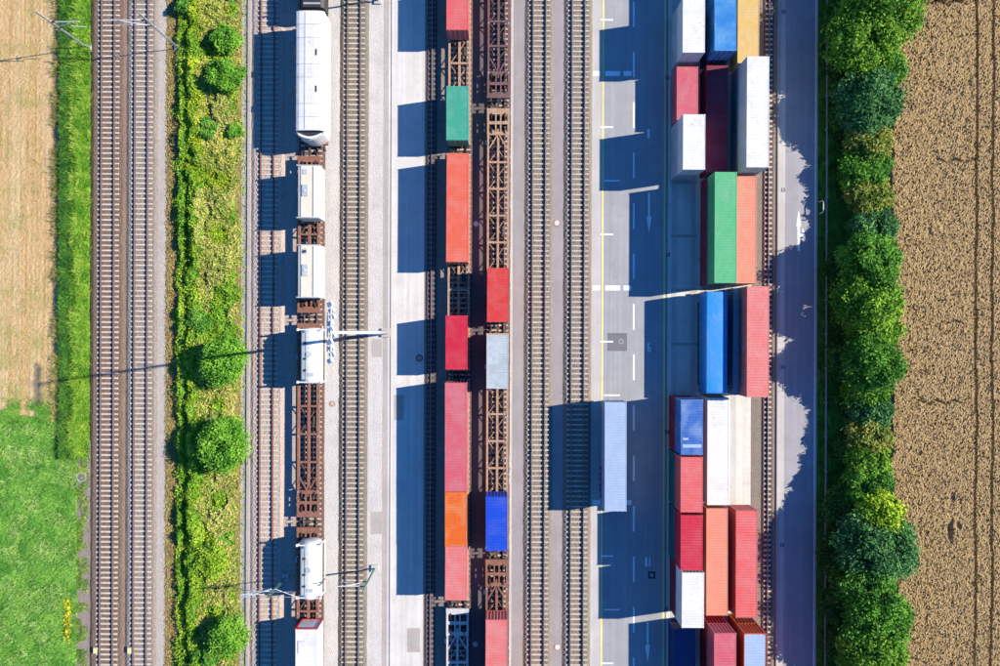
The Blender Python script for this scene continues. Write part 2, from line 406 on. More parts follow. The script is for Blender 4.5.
# ------------------------------------------------------------------ containers
CH = 2.59
def corr(L, p, d, f=.27):
    """trapezoid wave along 0..L : list of (u, offset)"""
    n = max(1, round(L/p)); p = L/n; o = []
    for i in range(n):
        u = i*p; o += [(u, 0), (u+p*f, 0), (u+p*.5, -d), (u+p*(.5+f), -d)]
    return o + [(L, 0)]
def cmeshes(L, hh=CH):
    h = L/2; r = {}
    m = MB()
    for sx in (-1, 1):
        for sy in (-1, 1):
            xa, xb = sorted((sx*1.22, sx*1.08)); ya, yb = sorted((sy*h, sy*(h-.15)))
            m.box(xa, xb, ya, yb, .1, hh-.1)
            xa, xb = sorted((sx*1.223, sx*1.06)); ya, yb = sorted((sy*(h+.003), sy*(h-.178)))
            m.box(xa, xb, ya, yb, 0, .118); m.box(xa, xb, ya, yb, hh-.118, hh)
        xa, xb = sorted((sx*1.215, sx*1.14))
        m.box(xa, xb, -h+.15, h-.15, .02, .16); m.box(xa, xb, -h+.15, h-.15, hh-.09, hh-.015)
    for sy in (-1, 1):
        ya, yb = sorted((sy*(h-.004), sy*(h-.1))); m.box(-1.1, 1.1, ya, yb, hh-.13, hh-.018); m.box(-1.1, 1.1, ya, yb, .02, .15)
    r['frame'] = m.mesh('frame', None)
    m = MB(); pr = corr(L-.3, .278, .045)
    for u, o in pr: m.v += [(1.205+o, -h+.15+u, .12), (1.205+o, -h+.15+u, hh-.08)]
    for i in range(len(pr)-1): a = 2*i; m.f.append((a, a+2, a+3, a+1))
    r['side'] = m.mesh('side_panel', None)
    m = MB(); pr = corr(L-.2, .30, .017, .3)
    for u, o in pr: m.v += [(-1.15, -h+.1+u, hh-.02+o), (1.15, -h+.1+u, hh-.02+o)]
    for i in range(len(pr)-1): a = 2*i; m.f.append((a, a+1, a+3, a+2))
    r['roof'] = m.mesh('roof_panel', None)
    m = MB(); pr = corr(2.18, .36, .07)
    for u, o in pr: m.v += [(-1.09+u, h-.01+o, .12), (-1.09+u, h-.01+o, hh-.1)]
    for i in range(len(pr)-1): a = 2*i; m.f.append((a+2, a, a+1, a+3))
    r['end'] = m.mesh('end_panel', None)
    m = MB().box(-.53, .53, -.03, .0, .14, hh-.14)
    for k in range(4): m.box(-.46, .46, -.045, -.028, .2+k*.58, .2+k*.58+.42)
    r['door'] = m.mesh('door', None)
    m = MB().tube([(0,-.075,.1),(0,-.075,hh-.1)], .022, 6)
    for z in (.5, 1.2, 2.0): m.box(-.05,.05,-.09,-.045,z,z+.08)
    r['rod'] = m.mesh('lock_rod', M['galv'])
    r['floor'] = MB().box(-1.12, 1.12, -h+.1, h-.1, .1, .2).mesh('floor', None)
    return r
CM = {20: cmeshes(6.06), 40: cmeshes(12.19)}
NCONT = 0
def container(cx, cy, z, size, mt, label, group='shipping containers', south_door=True, roofmat=None, framemat=None, rz=None, name='shipping_container'):
    t = thing(name, (cx, cy, z), label, 'container', group, (0 if south_door else math.pi) + (rz if rz is not None else rnd.uniform(-.0035,.0035)))
    r = CM[size]; L = 6.06 if size == 20 else 12.19; h = L/2
    link('frame', r['frame'], t, framemat or mt)
    o = link('side_panel', r['side'], t, mt); o = link('side_panel', r['side'], t, mt); o.rotation_euler.z = math.pi
    link('roof_panel', r['roof'], t, roofmat or mt); link('end_panel', r['end'], t, mt); link('floor', r['floor'], t, mt)
    for s in (-1, 1):
        d = link('door', r['door'], t, mt); d.location = (s*.545, -h+.045, 0)
        for q in (-.3, .3): e = link('lock_rod', r['rod'], d); e.location = (q, 0, 0)
    return t
P = {}
P['salmon'] = paint('salmon_paint', (252,116,88), .45, .12, dirt=.2)
P['coral'] = paint('coral_paint', (246,110,110), .4, .2, dirt=.25)
P['crimson'] = paint('crimson_paint', (226,40,70), .3, .1, dirt=.2)
P['pink'] = paint('pink_paint', (232,108,124), .5, .15, dirt=.35)
P['rose'] = paint('rose_paint', (246,134,130), .5, .2, dirt=.25)
P['orange'] = paint('orange_paint', (250,116,36), .7, .1, fadecol=(250,170,120), dirt=.2)
P['teal'] = paint('teal_paint', (78,184,156), .6, .4, fadecol=(130,205,180), dirt=.35)
P['red'] = paint('red_paint', (236,70,64), .4, .25, dirt=.3)
P['blue'] = paint('bright_blue_paint', (24,84,226), .35, .08, dirt=.2)
P['skyblue'] = paint('sky_blue_paint', (30,140,226), .7, .2, fadecol=(120,190,240), dirt=.35)
P['midblue'] = paint('mid_blue_paint', (58,116,206), .7, .35, fadecol=(150,185,230), dirt=.4)
P['clearblue'] = paint('clear_blue_paint', (30,160,245), .3, .25, dirt=.2)
P['navy'] = paint('navy_paint', (20,60,130), .4, .3)
P['white'] = paint('white_paint', (246,246,246), .5, .8, fadecol=(236,233,226), dirt=.4)
P['whiteold'] = paint('weathered_white_paint', (244,245,246), .5, 1.0, fadecol=(232,229,222), dirt=.5)
P['greywhite'] = paint('grey_white_paint', (200,212,218), .6, .5, fadecol=(170,180,180), dirt=.4)
P['cream'] = paint('cream_paint', (252,240,222), .4, .2, fadecol=(250,225,195), dirt=.25)
P['yellow'] = paint('yellow_paint', (250,206,120), .4, .3, dirt=.3)
P['green'] = paint('green_paint', (96,204,140), .4, .15, dirt=.3)
P['peach'] = paint('peach_paint', (252,156,130), .5, .3, fadecol=(240,180,150), dirt=.25)
P['maroon'] = paint('maroon_paint', (150,40,66), .4, .3, dirt=.4)
P['darkred'] = paint('dark_red_paint', (170,30,50), .3, .3)
P['tealdark'] = paint('dark_teal_paint', (20,120,130), .3, .3)
P['paleblue'] = paint('pale_blue_paint', (180,206,240), .5, .15, fadecol=(205,222,245), dirt=.2)
P['redhot'] = paint('bright_red_paint', (240,44,60), .3, .2)
P['brick'] = paint('brick_orange_paint', (236,96,50), .4, .4)
def top(x0, y0, x1, y1, z):
    a = W((x0+x1)/2, (y0+y1)/2, z); return a
DECK = 1.19
def on_wagon(y0, y1, xc, size, col, label, gp, **k):
    a = W(xc, (y0+y1)/2, DECK+CH); return container(a[0], a[1], DECK, size, P[col], label, gp, **k)
# ---- the yard
YG = 'containers stacked in the yard'
def yard(x0, y0, x1, y1, lvl, size, cols, labels, **k):
    """x0.. : roof of the uppermost; cols from the ground up"""
    a = top(x0, y0, x1, y1, .06 + CH*lvl)
    for i in range(lvl):
        container(a[0]+rnd.uniform(-.03,.03)*(i>0) - (.62 if cols[0] == 'paleblue' and i == 0 else 0), a[1]+rnd.uniform(-.03,.03)*(i>0), .06+i*(CH+.006), size, P[cols[i]], labels[i], YG, **(k if i == lvl-1 else {}))
yard(682.8,-2.5,705,52, 2, 20, ['greywhite','white'], ['grey white container, bottom of the stack at the top left of the yard','clean white container, upper one at the top left of the yard'])
yard(676.5,66.5,698.5,120, 1, 20, ['pink'], ['pinkish red ground level container between two white stacks at the yard edge'])
yard(682.8,114.5,705,169, 2, 20, ['greywhite','whiteold'], ['pale container under the rust edged white one beside the long dark red container','white container with rust along its edge, left of the long dark red container'])
yard(681,399.5,703,455.5, 2, 20, ['darkred','midblue'], ['dark red container under the blue one with a pale band','mid blue container with a faded pale band on its roof, upper of its stack'])
yard(680.5,457,703,512, 2, 20, ['tealdark','coral'], ['dark teal container under the coral red one in the left yard row','coral red container between the banded blue and the crimson one'])
yard(680.5,515,703,570.5, 2, 20, ['tealdark','crimson'], ['dark teal container under the crimson one in the left yard row','crimson container between coral red and white ones in the left yard row'])
yard(681.7,572.8,704,628, 2, 20, ['maroon','white'], ['maroon container under the clean white one, low in the picture','clean white container below the crimson one in the left yard row'])
yard(673.5,629,696,683, 1, 20, ['navy'], ['navy blue ground level container in deep shade below the white one'])
yard(714.5,-60,736.5,50, 2, 40, ['navy','skyblue'], ['dark container under the sky blue one at the top of the yard','sky blue container with cloudy faded patches at the top of the yard'])
yard(706.5,65.5,728,172.5, 1, 40, ['maroon'], ['long dark maroon container lying in the shade of a tall white stack'])
yard(714.8,172,736.5,283, 2, 40, ['maroon','green'], ['maroon container under the light green one','light green ribbed container on top of its stack beside a peach one'])
yard(707.5,398.5,728.8,504.5, 1, 40, ['white'], ['long white container beside empty sunlit yard concrete'])
yard(706.3,509,728,615, 1, 40, ['peach'], ['long peach pink container between crimson and coral red ones'])
yard(714,634,736,744, 2, 40, ['redhot','pink'], ['red container, lower of the stack cut off by the bottom edge, beside the orange one','faded pink roofed red container at the bottom edge of the yard'])
yard(737.5,-45,759.6,64, 1, 40, ['yellow'], ['long pale yellow container beside the sky blue one'])
yard(746.8,57,769.3,167, 2, 40, ['greywhite','whiteold'], ['pale container under the long rust streaked white one beside the crane rail','long weathered white container with rust streaks beside the crane rail'])
yard(734.8,176,756.5,283.5, 1, 40, ['peach'], ['long plain peach container beside the light green one'])
yard(747,287,769.5,396.6, 2, 40, ['paleblue','rose'], ['pale blue container under the long rose pink one beside the crane rail','long ribbed rose pink container beside the crane rail and the blue tarpaulin trailer'])
yard(735.5,510.8,757.8,617.5, 1, 40, ['coral'], ['long red container beside the crane rail, right of the peach pink one'])
yard(744,634,766,744, 2, 40, ['brick','brick'], ['orange container, lower of the stack in the bottom right of the yard','orange container with a pale blue roof in the bottom right of the yard'], roofmat=P['paleblue'])
for yy, w_ in ((446, .38), (439, .22)):
    a = W(692, yy, .06+2*CH); o = bpy.data.objects['shipping_container']
    for o in C.objects:
        if o.get('label', '').startswith('mid blue container with a faded pale band'):
            MB().box(-1.0, 1.05 if w_ > .3 else -.4, a[1]-o.location.y-w_/2, a[1]-o.location.y+w_/2, CH-.02, CH-.012).build('roof_band', P['paleblue'], o)
# blue soft-topped container with rounded roof
a = W(716.8, 342.5, 3.9)
ZT = 1.22
t = thing('tarpaulin_trailer', (a[0], a[1], 0), 'bright blue soft topped trailer with rounded edges beside the rose pink container', 'trailer')
for s in (-1, 1): MB().box(s*.45-.06, s*.45+.06, -5.9, 5.9, .95, ZT).build('chassis_beam', M['steel_dark'], t)
for y in (-4.4, -3.1, -1.8):
    for s in (-1, 1): MB().tube([(s*.7,y,.54),(s*1.02,y,.54)], .5, 20).build('wheel', M['rubber'], t)
for s in (-1, 1): MB().box(s*1.12-.02, s*1.12+.02, -4.9, 4.6, .45, ZT-.01).build('side_skirt', M['steel_dark'], t)
for s in (-1, 1): MB().box(s*.8-.07, s*.8+.07, 3.0, 3.2, .04, ZT-.05).build('landing_leg', M['steel_dark'], t)
m = MB(); pr = []
for k in range(7):
    an = math.pi/2*k/6; pr.append((1.33-.24+.24*math.cos(an), 2.44+.20*math.sin(an)))
pr = pr + [(.5, 2.665), (-.5, 2.665)] + [(-u, z) for u, z in reversed(pr)]
hl = 5.62; secs = [(-hl-.10,.93),(-hl-.04,.98)] + [(-hl+2*hl*i/44, 1 - .010*(i%2)) for i in range(45)] + [(hl+.04,.98),(hl+.10,.93)]
ring = [(1.33,.2)] + pr + [(-1.33,.2)]
for yy, s in secs: m.v += [(u*s*.95, yy, ZT+.2+(z-.2)*(.5+.5*s)) for u, z in ring]
n = len(ring)
for i in range(len(secs)-1):
    for k in range(n): a0 = i*n; m.f.append((a0+k, a0+(k+1)%n, a0+n+(k+1)%n, a0+n+k))
m.f.append(tuple(reversed(range(n)))); m.f.append(tuple((len(secs)-1)*n+k for k in range(n)))
m.build('tarpaulin', P['clearblue'], t, smooth=True)
MB().box(-1.22,1.22,-5.7,5.7,ZT,ZT+.2).build('base_frame', M['steel_dark'], t)
for k in range(8): MB().bar((-1.285,-5.2+k*1.45,ZT+.25),(-1.285,-5.2+k*1.45,ZT+1.2),.05,.02).build('tie_strap', M['galv'], t)
# ------------------------------------------------------------------ wagons
def wheelset_bogie(parent, y, z0=.35):
    b = MB()
    for s in (-1, 1): b.box(s*1.0-.07, s*1.0+.07, y-1.25, y+1.25, .62, .84)
    b.box(-1.0, 1.0, y-.2, y+.2, .6, .8)
    bo = b.build('bogie', M['steel_dark'], parent)
    for q in (-.9, .9):
        MB().tube([(-.85,y+q,.80),(.85,y+q,.80)], .08, 8).build('axle', M['wheel'], bo)
        for s in (-1, 1): MB().tube([(s*.70,y+q,.80),(s*.83,y+q,.80)], .46, 20).build('wheel', M['wheel'], bo)
def wagon(y_top, y_bot, xp, mt, label, style=0):
    """container flat between two pixel rows"""
    z = 1.0; xc = X(xp); ya, yb = W(xp, y_bot, z)[1]+.35, W(xp, y_top, z)[1]-.35
    L = yb-ya; cy = (ya+yb)/2; h = L/2
    t = thing('container_wagon', (xc, cy, 0), label, 'freight wagon', 'container flat wagons')
    zt = 1.14
    wo = 1.16
    for s in (-1, 1):
        q = MB().box(s*wo-.11, s*wo+.11, -h+3.4, h-3.4, zt-.42, zt).build('side_sill', mt, t)
    MB().box(-.13, .13, -h+2.6, h-2.6, zt-.5, zt-.10).build('centre_sill', mt, t)
    n = max(3, round((L-6.8)/3.05)); yy = [-h+3.4+(L-6.8)*i/n for i in range(n+1)]
    for y in yy[1:-1]: MB().box(-wo+.11, wo-.11, y-.11, y+.11, zt-.22, zt-.02).build('cross_member', mt, t)
    for i in range(n):
        if style == 0 or i % 2 == 0:
            b = MB(); b.bar((-wo+.15, yy[i]+.1, zt-.27), (wo-.15, yy[i+1]-.1, zt-.27), .07, .06)
            b.bar((wo-.15, yy[i]+.1, zt-.34), (-wo+.15, yy[i+1]-.1, zt-.34), .07, .06); b.build('diagonal_brace', mt, t)
    for sy in (-1, 1):
        def yb_(v): return sy*(h-v)
        pl = MB()
        def bx(x0, x1, v0, v1, z1=zt-.004, th=.1):
            a, b = sorted((yb_(v0), yb_(v1))); pl.box(x0, x1, a, b, z1-th, z1)
        bx(-1.32, 1.32, .25, .62, zt-.002, .34)
        bx(-1.30, 1.30, 1.75, 2.1, zt-.006); bx(-1.30, 1.30, 2.95, 3.35, zt-.008)
        for x in (-1.3, 1.06): bx(x, x+.24, .62, 2.95, zt-.010, .2)
        for x in (-.36, .20): bx(x, x+.16, .62, 2.95, zt-.012, .2)
        bx(-1.06, 1.06, .6, .95, zt-.014)
        pl.build('end_platform', mt, t)
        tp = MB()
        for s in (-1, 1):
            tp.bar((s*1.19, yb_(3.3), zt-.1), (s*1.14, yb_(4.2), zt-.1), .2, .18)
            tp.bar((s*.12, yb_(3.35), zt-.03), (s*1.02, yb_(4.9), zt-.03), .13, .08)
        tp.build('gusset', mt, t)
        for s in (-1, 1):
            b = MB().tube([(s*.88, yb_(.3), 1.0), (s*.88, yb_(-.12), 1.0)], .09, 8)
            a, c = sorted((yb_(-.10), yb_(-.17))); b.box(s*.88-.22, s*.88+.22, a, c, .86, 1.14)
            b.build('buffer', M['steel_dark'], t)
        MB().box(-.1, .1, min(yb_(.3), yb_(-.28)), max(yb_(.3), yb_(-.28)), .9, 1.0).build('coupling_hook', M['steel_dark'], t)
        wheelset_bogie(t, yb_(2.0))
    for y in yy[::2]:
        for s in (-1, 1): MB().box(s*wo-.08, s*wo+.08, y-.3, y-.16, zt, zt+.035).build('container_pin', M['galv'], t)
    y = yy[len(yy)//2]
    MB().box(-wo-.28, -wo-.12, y-.5, y+.3, zt-.5, zt-.15).build('brake_box', mt, t)
    MB().tube([(.55, y-2.2, zt-.35), (.55, y-1.2, zt-.35)], .17, 10).build('air_tank', M['steel_dark'], t)
    # pale hand-wheel bracket and step at the corner
    MB().box(-1.52, -1.33, h-4.4, h-3.9, zt-.35, zt-.30).build('foot_step', M['galv'], t)
    return t
XA, XB, XC = 459.0, 497.6, 311.3
wagon(-77, 150, XA, M['wag_beige'], 'beige container wagon carrying the teal container, in the red container train')
wagon(150, 376, XA, M['wag_beige'], 'beige container wagon carrying the long salmon container')
wagon(376, 603, XA, M['wag_beige'], 'container wagon hidden under the long pink and the orange container')
wagon(603, 829, XA, M['wag_white'], 'pale empty container wagon at the bottom end of the red container train')
wagon(-60, 103.5, XB, M['wag_mauve'], 'mauve brown empty wagon at the top of the middle train')
wagon(103.5, 328, XB, M['wag_beige'], 'beige skeleton wagon, empty but for one red container, in the middle train')
wagon(328, 554, XB, M['wag_beige'], 'beige skeleton wagon between the grey white and the bright blue container')
wagon(554, 780, XB, M['wag_brown'], 'brown wagon under the pale rose container at the bottom of the middle train')
wagon(151, 318, XC, M['wag_brown'], 'brown wagon carrying the two cream hatched containers', 1)
wagon(318, 522, XC, M['wag_brown'], 'brown wagon behind the tank with the mast shadow across it', 1)
wagon(522, 700, XC, M['wag_brown'], 'brown wagon carrying the lowest tank and the red framed container', 1)
GA, GB = 'containers on the long red train', 'containers on the middle train'
on_wagon(-24.5, 30, 457.4, 20, 'coral', 'coral red container at the top edge on the long red train', GA)
on_wagon(86, 140, 457.2, 20, 'teal', 'faded teal green container on the train', GA)
on_wagon(152.5, 262.5, 457.3, 40, 'salmon', 'long bright salmon container below the teal one', GA)
on_wagon(315.3, 369.7, 456.4, 20, 'crimson', 'short crimson container above the long pink one on the train', GA)
on_wagon(382.6, 491.8, 455.8, 40, 'pink', 'long ribbed pink container above the orange one', GA)
on_wagon(492.2, 545.8, 455.8, 20, 'orange', 'bright orange container with pale scuffs on the train', GA)
on_wagon(546.4, 600.4, 456.0, 20, 'rose', 'rose pink container below the orange one on the train', GA)
on_wagon(268, 321.8, 498.0, 20, 'red', 'red container near the picture centre on the beige skeleton wagon', GB)
on_wagon(335, 388.5, 497.4, 20, 'greywhite', 'grey white weathered container just below the red one on the middle train', GB)
on_wagon(497, 551, 496.6, 20, 'blue', 'bright blue container on the middle train', GB)
on_wagon(619.5, 729, 496.3, 40, 'rose', 'long pale rose container at the bottom edge on the middle train', GB, south_door=True)
# ---- covered wagon, hatch containers, tanks on the left train
yt, yb = W(309.5, 11, 4.1)[1], W(309.5, 139, 4.1)[1]; L = yt-yb; h = L/2
t = thing('covered_wagon', (W(309.5, 75, 4.1)[0], (yt+yb)/2, 0), 'long white covered wagon with seamed roof at the top of the left train', 'freight wagon')
def shell(w0, pts): return [(u*w0, z) for u, z in pts]
pr = [(-1.6,1.2),(1.6,1.2),(1.6,3.75),(1.5,3.98),(1.15,4.10),(.5,4.15),(-.5,4.15),(-1.15,4.10),(-1.5,3.98),(-1.6,3.75)]
MB().prof(pr, -h+1.0, h).build('body', P['white'], t)
n = 9
for k in range(n+1):
    y = -h+1.0 + (L-1.0)*k/n
    m = MB(); q = [(u*1.006, z+(.02 if z > 3 else 0)) for u, z in pr[2:]]
    m.prof(q + [(u*.995, z-.03) for u, z in reversed(q)], y-.03, y+.03); m.build('roof_seam', P['greywhite'] if k % 3 else P['white'], t)
MB().box(-.5,-.46,-h+1.1,h-.1,4.15,4.19).build('ridge_rail', M['galv'], t)
for s, q in ((-1,-1.62),(1,.72)):
    for y in (h-4.6, -h+5.6): MB().box(q, q+.1, y-.35, y+.35, 4.12 if s > 0 else 3.6, 4.22 if s > 0 else 4.02).build('latch', M['steel_dark'], t)
m = MB(); arc = [(-1.55,-h+.98)] + [(-1.5+3.0*i/10, -h+.62-.62*math.sin(math.pi*i/10)) for i in range(11)] + [(1.55,-h+.98)]
arc2 = [(x*.86, -h+.98-(-h+.98-y)*.45) for x, y in arc]
m.poly([(x, y) for x, y in arc], 1.2, 3.7); m.build('end_fairing', P['white'], t)
m = MB(); k = [(x*.93, y+.08) for x, y in arc]; m.poly(k, 3.70, 3.73); m.build('end_recess', M['steel_dark'], t)
k = [(-1.3+2.6*i/10, -h+.5-.42*math.sin(math.pi*i/10)) for i in range(11)]; k2 = [(x, y+.26) for x, y in reversed(k)]
m = MB()
for i in range(10): m.poly([k[i], k[i+1], (k[i+1][0], k[i+1][1]+.26), (k[i][0], k[i][1]+.26)], 3.72, 3.95+.0*i)
m.build('bumper_hoop', P['white'], t)
MB().box(-1.3,1.3,-h+.2,h+.1,.8,1.2).build('underframe', M['wag_brown'], t)
for y in (-h+2.3, h-2.3): wheelset_bogie(t, y)
for sy in (-1, 1):
    for s in (-1, 1): MB().tube([(s*.88, sy*h, 1.0), (s*.88, sy*(h+.5), 1.0)], [.1,.22], 8).build('buffer', M['steel_dark'], t)
# dark roofed vehicle cut by the top edge
a = W(312, -25, 3.4)
t = thing('dark_wagon', (a[0], a[1], 0), 'dark roofed wagon end cut off by the top edge above the white covered wagon', 'freight wagon')
MB().prof([(-1.3,1.2),(1.3,1.2),(1.3,3.1),(1.0,3.4),(-1.0,3.4),(-1.3,3.1)], -3.6, 3.6).build('body', M['steel_dark'], t)
for k in range(10): MB().box(-.95,.95,-3.3+k*.7,-3.1+k*.7,3.4,3.46).build('roof_rib', M['galv'] if k == 0 else M['wag_mauve'], t)
wheelset_bogie(t, -1.6); wheelset_bogie(t, 1.8)
def hatch_box(y0, y1, label):
    a = W(307.6, (y0+y1)/2, DECK+2.75)
    t = thing('silo_container', (a[0], a[1], DECK), label, 'container', 'cream hatched containers')
    pr = [(-1.25,.1),(1.25,.1),(1.25,2.3),(1.0,2.62),(.55,2.7),(-.75,2.7),(-1.12,2.5),(-1.25,2.2)]
    MB().prof(pr, -2.95, 2.95).build('body', P['cream'], t)
    for s in (-1, 1):
        y = s*2.98; f = MB()
        for x in (-1.27, 1.15): f.box(x, x+.13, min(y, y-s*.12), max(y, y-s*.12), 0, 2.72)
        f.box(-1.14, 1.15, min(y, y-s*.12), max(y, y-s*.12), 2.6, 2.71); f.build('end_frame', P['greywhite'], t)
    MB().box(.60,.68,-2.8,2.8,2.7,2.76).build('roof_rail', M['galv'], t)
    MB().box(-1.06,-1.0,-2.8,2.8,2.55,2.66).build('roof_rail', M['galv'], t)
    hh = MB().box(-.62,.02,-.55,.75,2.70,2.78).build('hatch', P['greywhite'], t)
    MB().tube([(-.3,.1,2.78),(-.3,.1,2.84)], .12, 10).build('vent_cap', M['mast_white'], hh)
    MB().box(-.55,-.05,1.9,2.5,2.70,2.75).build('service_plate', P['greywhite'], t)
    return t
hatch_box(165, 217.5, 'cream white container with grey roof hatch, first below the covered wagon')
t2 = hatch_box(245, 297, 'cream white container with dark marks round its valve plate, second below the covered wagon')
MB().tube([(-.3,2.2,2.75),(-.3,2.2,2.86)], .16, 10).build('valve', M['steel_dark'], t2)
def tank(y0, y1, xc, label, L=6.4):
    a = W(xc, (y0+y1)/2, DECK+2.5)
    t = thing('tank_container', (a[0], a[1], DECK), label, 'tank container', 'white tank containers')
    m = MB(); hh = L/2-.25; secs = [(-hh-.22,.55),(-hh-.16,.75),(-hh,.92),(-hh+.2,1.0)]
    secs += [(-hh+.2+(2*hh-.4)*i/10, 1.0) for i in range(1,10)] + [(hh-.2,1.0),(hh,.92),(hh+.16,.75),(hh+.22,.55)]
    m.tube([(0,y,1.32) for y,_ in secs], [1.22*r for _,r in secs], 28); 
    m.build('tank', P['white'], t, smooth=True)
    for s in (-1, 1):
        y = s*2.95; f = MB()
        for x in (-1.3, 1.16): f.box(x, x+.14, y-.08, y+.08, 0, 2.45)
        f.box(-1.16, 1.16, y-.07, y+.07, 2.32, 2.44); f.box(-1.16,1.16,y-.07,y+.07,.05,.2)
        for x in (-1.42, 1.24): f.box(x, x+.2, y-.14, y+.14, 2.3, 2.5)
        f.build('end_frame', P['white'], t)
    f = MB()
    for x in (-1.26, 1.16): f.box(x, x+.1, -2.87, 2.87, .05, .2)
    f.build('side_rail', P['white'], t)
    w_ = MB().box(-.72,-.28,-2.6,2.6,2.50,2.53).build('walkway', P['greywhite'], t)
    for y in (-1.6, -.3, 1.5): MB().tube([(-.42,y,2.53),(-.42,y,2.66)], .13, 10).build('valve', M['steel_dark'], t)
    MB().tube([(0,.2,2.5),(0,.2,2.64)], .3, 16).build('manhole_lid', P['greywhite'], t)
    f = MB()
    for x in (-.76, -.26): f.tube([(x,-2.6,2.66),(x,2.6,2.66)], .02, 5)
    f.build('walkway_rail', M['galv'], t)
    f = MB()
    for x in (.35, .75): f.tube([(x,-3.04,.1),(x,-3.04,2.4)], .025, 5)
    for k in range(7): f.tube([(.35,-3.04,.3+k*.32),(.75,-3.04,.3+k*.32)], .02, 5)
    f.build('ladder', M['galv'], t)
    MB().box(-.2,.5,-2.3,-1.9,2.44,2.56).build('spill_box', P['greywhite'], t)
    for y in (-2.0, 0.9, 2.1): m = MB(); m.tube([(1.235*math.cos(u), y, 1.32+1.235*math.sin(u)) for u in [math.pi*k/12 for k in range(13)]], .02, 5); m.build('band', M['galv'], t)
    return t
tank(324, 388, 309.2, 'white tank container crossed by the shadow of the light mast')
tank(538, 606, 308.4, 'white tank container near the green catenary masts, low on the left train', 6.7)
a = W(306, 658, DECK+2.7)
t = container(a[0], a[1]+.15, DECK, 20, P['white'], 'white container with red end frame at the bottom edge on the left train', 'containers on the left train', roofmat=P['white'])
f = MB()
for x in (-1.26, 1.1): f.box(x, x+.16, 3.0, 3.12, 0, 2.62)
f.box(-1.1, 1.1, 3.0, 3.12, 2.42, 2.62); f.box(-1.1, 1.1, 3.0, 3.12, 0, .2); f.build('front_frame', P['redhot'], t)
MB().box(-1.08,1.08,3.01,3.06,.2,2.42).build('front_panel', P['white'], t)
MB().box(-.9,-.1,.3,1.7,2.60,2.63).build('roof_patch', P['white'], t)
# ------------------------------------------------------------------ parked semi trailer with pale blue container
a = W(615.9, 457, 4.1)
t = thing('container_trailer', (a[0], a[1], 0), 'container chassis trailer parked on the terminal road under the pale blue container', 'trailer')
for s in (-1, 1):
    MB().box(s*.45-.06, s*.45+.06, -6.1, 6.1, 1.0, 1.38).build('chassis_beam', M['steel_dark'], t)
    MB().box(s*.8-.07, s*.8+.07, 3.0, 3.2, .04, 1.2).build('landing_leg', M['steel_dark'], t)
for y in (-5.9, -2, 2, 5.9): MB().box(-1.2, 1.2, y-.1, y+.1, 1.2, 1.385).build('bolster', M['steel_dark'], t)
for y in (-4.9, -3.6, -2.3):
    MB().tube([(-1.1,y,.54),(1.1,y,.54)], .07, 8).build('axle', M['steel_dark'], t)
    for s in (-1, 1):
        wh = MB().tube([(s*.85,y,.54),(s*1.2,y,.54)], .5, 20).build('wheel', M['rubber'], t)
        MB().tube([(s*1.1,y,.54),(s*1.205,y,.54)], .27, 12).build('rim', M['galv'], wh)
container(a[0], a[1], 1.39, 40, P['paleblue'], 'long pale blue container on the trailer parked on the terminal road', None, rz=.002, south_door=True)
# ------------------------------------------------------------------ masts
def px_base(x, y): a = W(x, y); return (a[0], a[1], 0)
t = thing('light_mast', px_base(386, 332.6), 'tall white floodlight mast rising between the open track and the loading lane', 'light mast')
MB().tube([(0,0,0),(0,0,12),(0,0,25.6)], [.24,.17,.11], 12).build('pole', M['mast_white'], t, smooth=True)
MB().box(-.5,.5,-.5,.5,0,.25).build('base_plate', M['concrete_strip'], t)
MB().tube([(0,-2.3,25.5),(0,2.3,25.5)], .06, 8).build('crossbeam', M['mast_white'], t)
MB().tube([(-.4,-1.6,25.1),(-.4,1.6,25.1)], .05, 8).build('crossbeam', M['mast_white'], t)
for k in range(10):
    y = -2.25 + k*.5; dx = (-.10, .08, -.02)[k % 3]; tz = 25.3 + .12*(k % 2)
    hsg = MB().bar((dx-.2, y-.1, tz-.1), (dx+.2, y+.08, tz+.14), .36, .18).build('floodlight', M['mast_white'], t)
    MB().bar((dx-.22, y-.1, tz-.27), (dx+.24, y+.08, tz+.03), .34, .03).build('lens', M['lamp_glass'], hsg)
MB().tube([(-.7,-.5,25.4),(-.7,.5,25.4)], .05, 6).build('guard_rail', M['mast_white'], t)
def mast(x, y, h, mt, arm, label, lattice=True, armz=7.0, side=-1):
    t = thing('catenary_mast', px_base(x, y), label, 'catenary mast', 'overhead line masts')
    MB().box(-.4,.4,-.4,.4,-.1,.22).build('footing', M['concrete_strip'], t)
    m = MB()
    if lattice:
        for s in (-1, 1): m.bar((s*.14,0,.2),(s*.08,0,h),.05,.09)
        k = .4
        while k < h-.6:
            m.bar((-.15,0,k),(.15,0,k+.3),.03,.05); m.bar((.15,0,k+.3),(-.15,0,k+.6),.03,.05); k += .6
    else:
        m.box(-.09,.09,-.09,.09,.2,h)
    m.build('post', M[mt], t)
    c = MB()
    c.tube([(0,0,armz),(side*arm,0,armz+.1)], .05, 6); c.tube([(0,0,armz-1.3),(side*arm*.75,0,armz)], .04, 6)
    c.tube([(side*arm*.5,0,armz-.9),(side*arm,0,armz-1.2)], .03, 6); c.build('cantilever', M['mast_white'], t)
    for z in (armz, armz-1.3): MB().tube([(side*.2,0,z),(side*.55,0,z+.03)], .09, 8).build('insulator', M['steel_dark'], t)
    return t
mast(178.3, 48.2, 8.7, 'galv', 4.4, 'grey lattice catenary mast between the second track and the weedy strip')
mast(88, 48, 8.9, 'galv', 3.2, 'grey lattice catenary mast in the grass verge beside the leftmost track', side=1, armz=6.6)
mast(375, 568, 6.9, 'mast_green', 3.0, 'green catenary mast beside the open track at the white loading lane', False, 5.6)
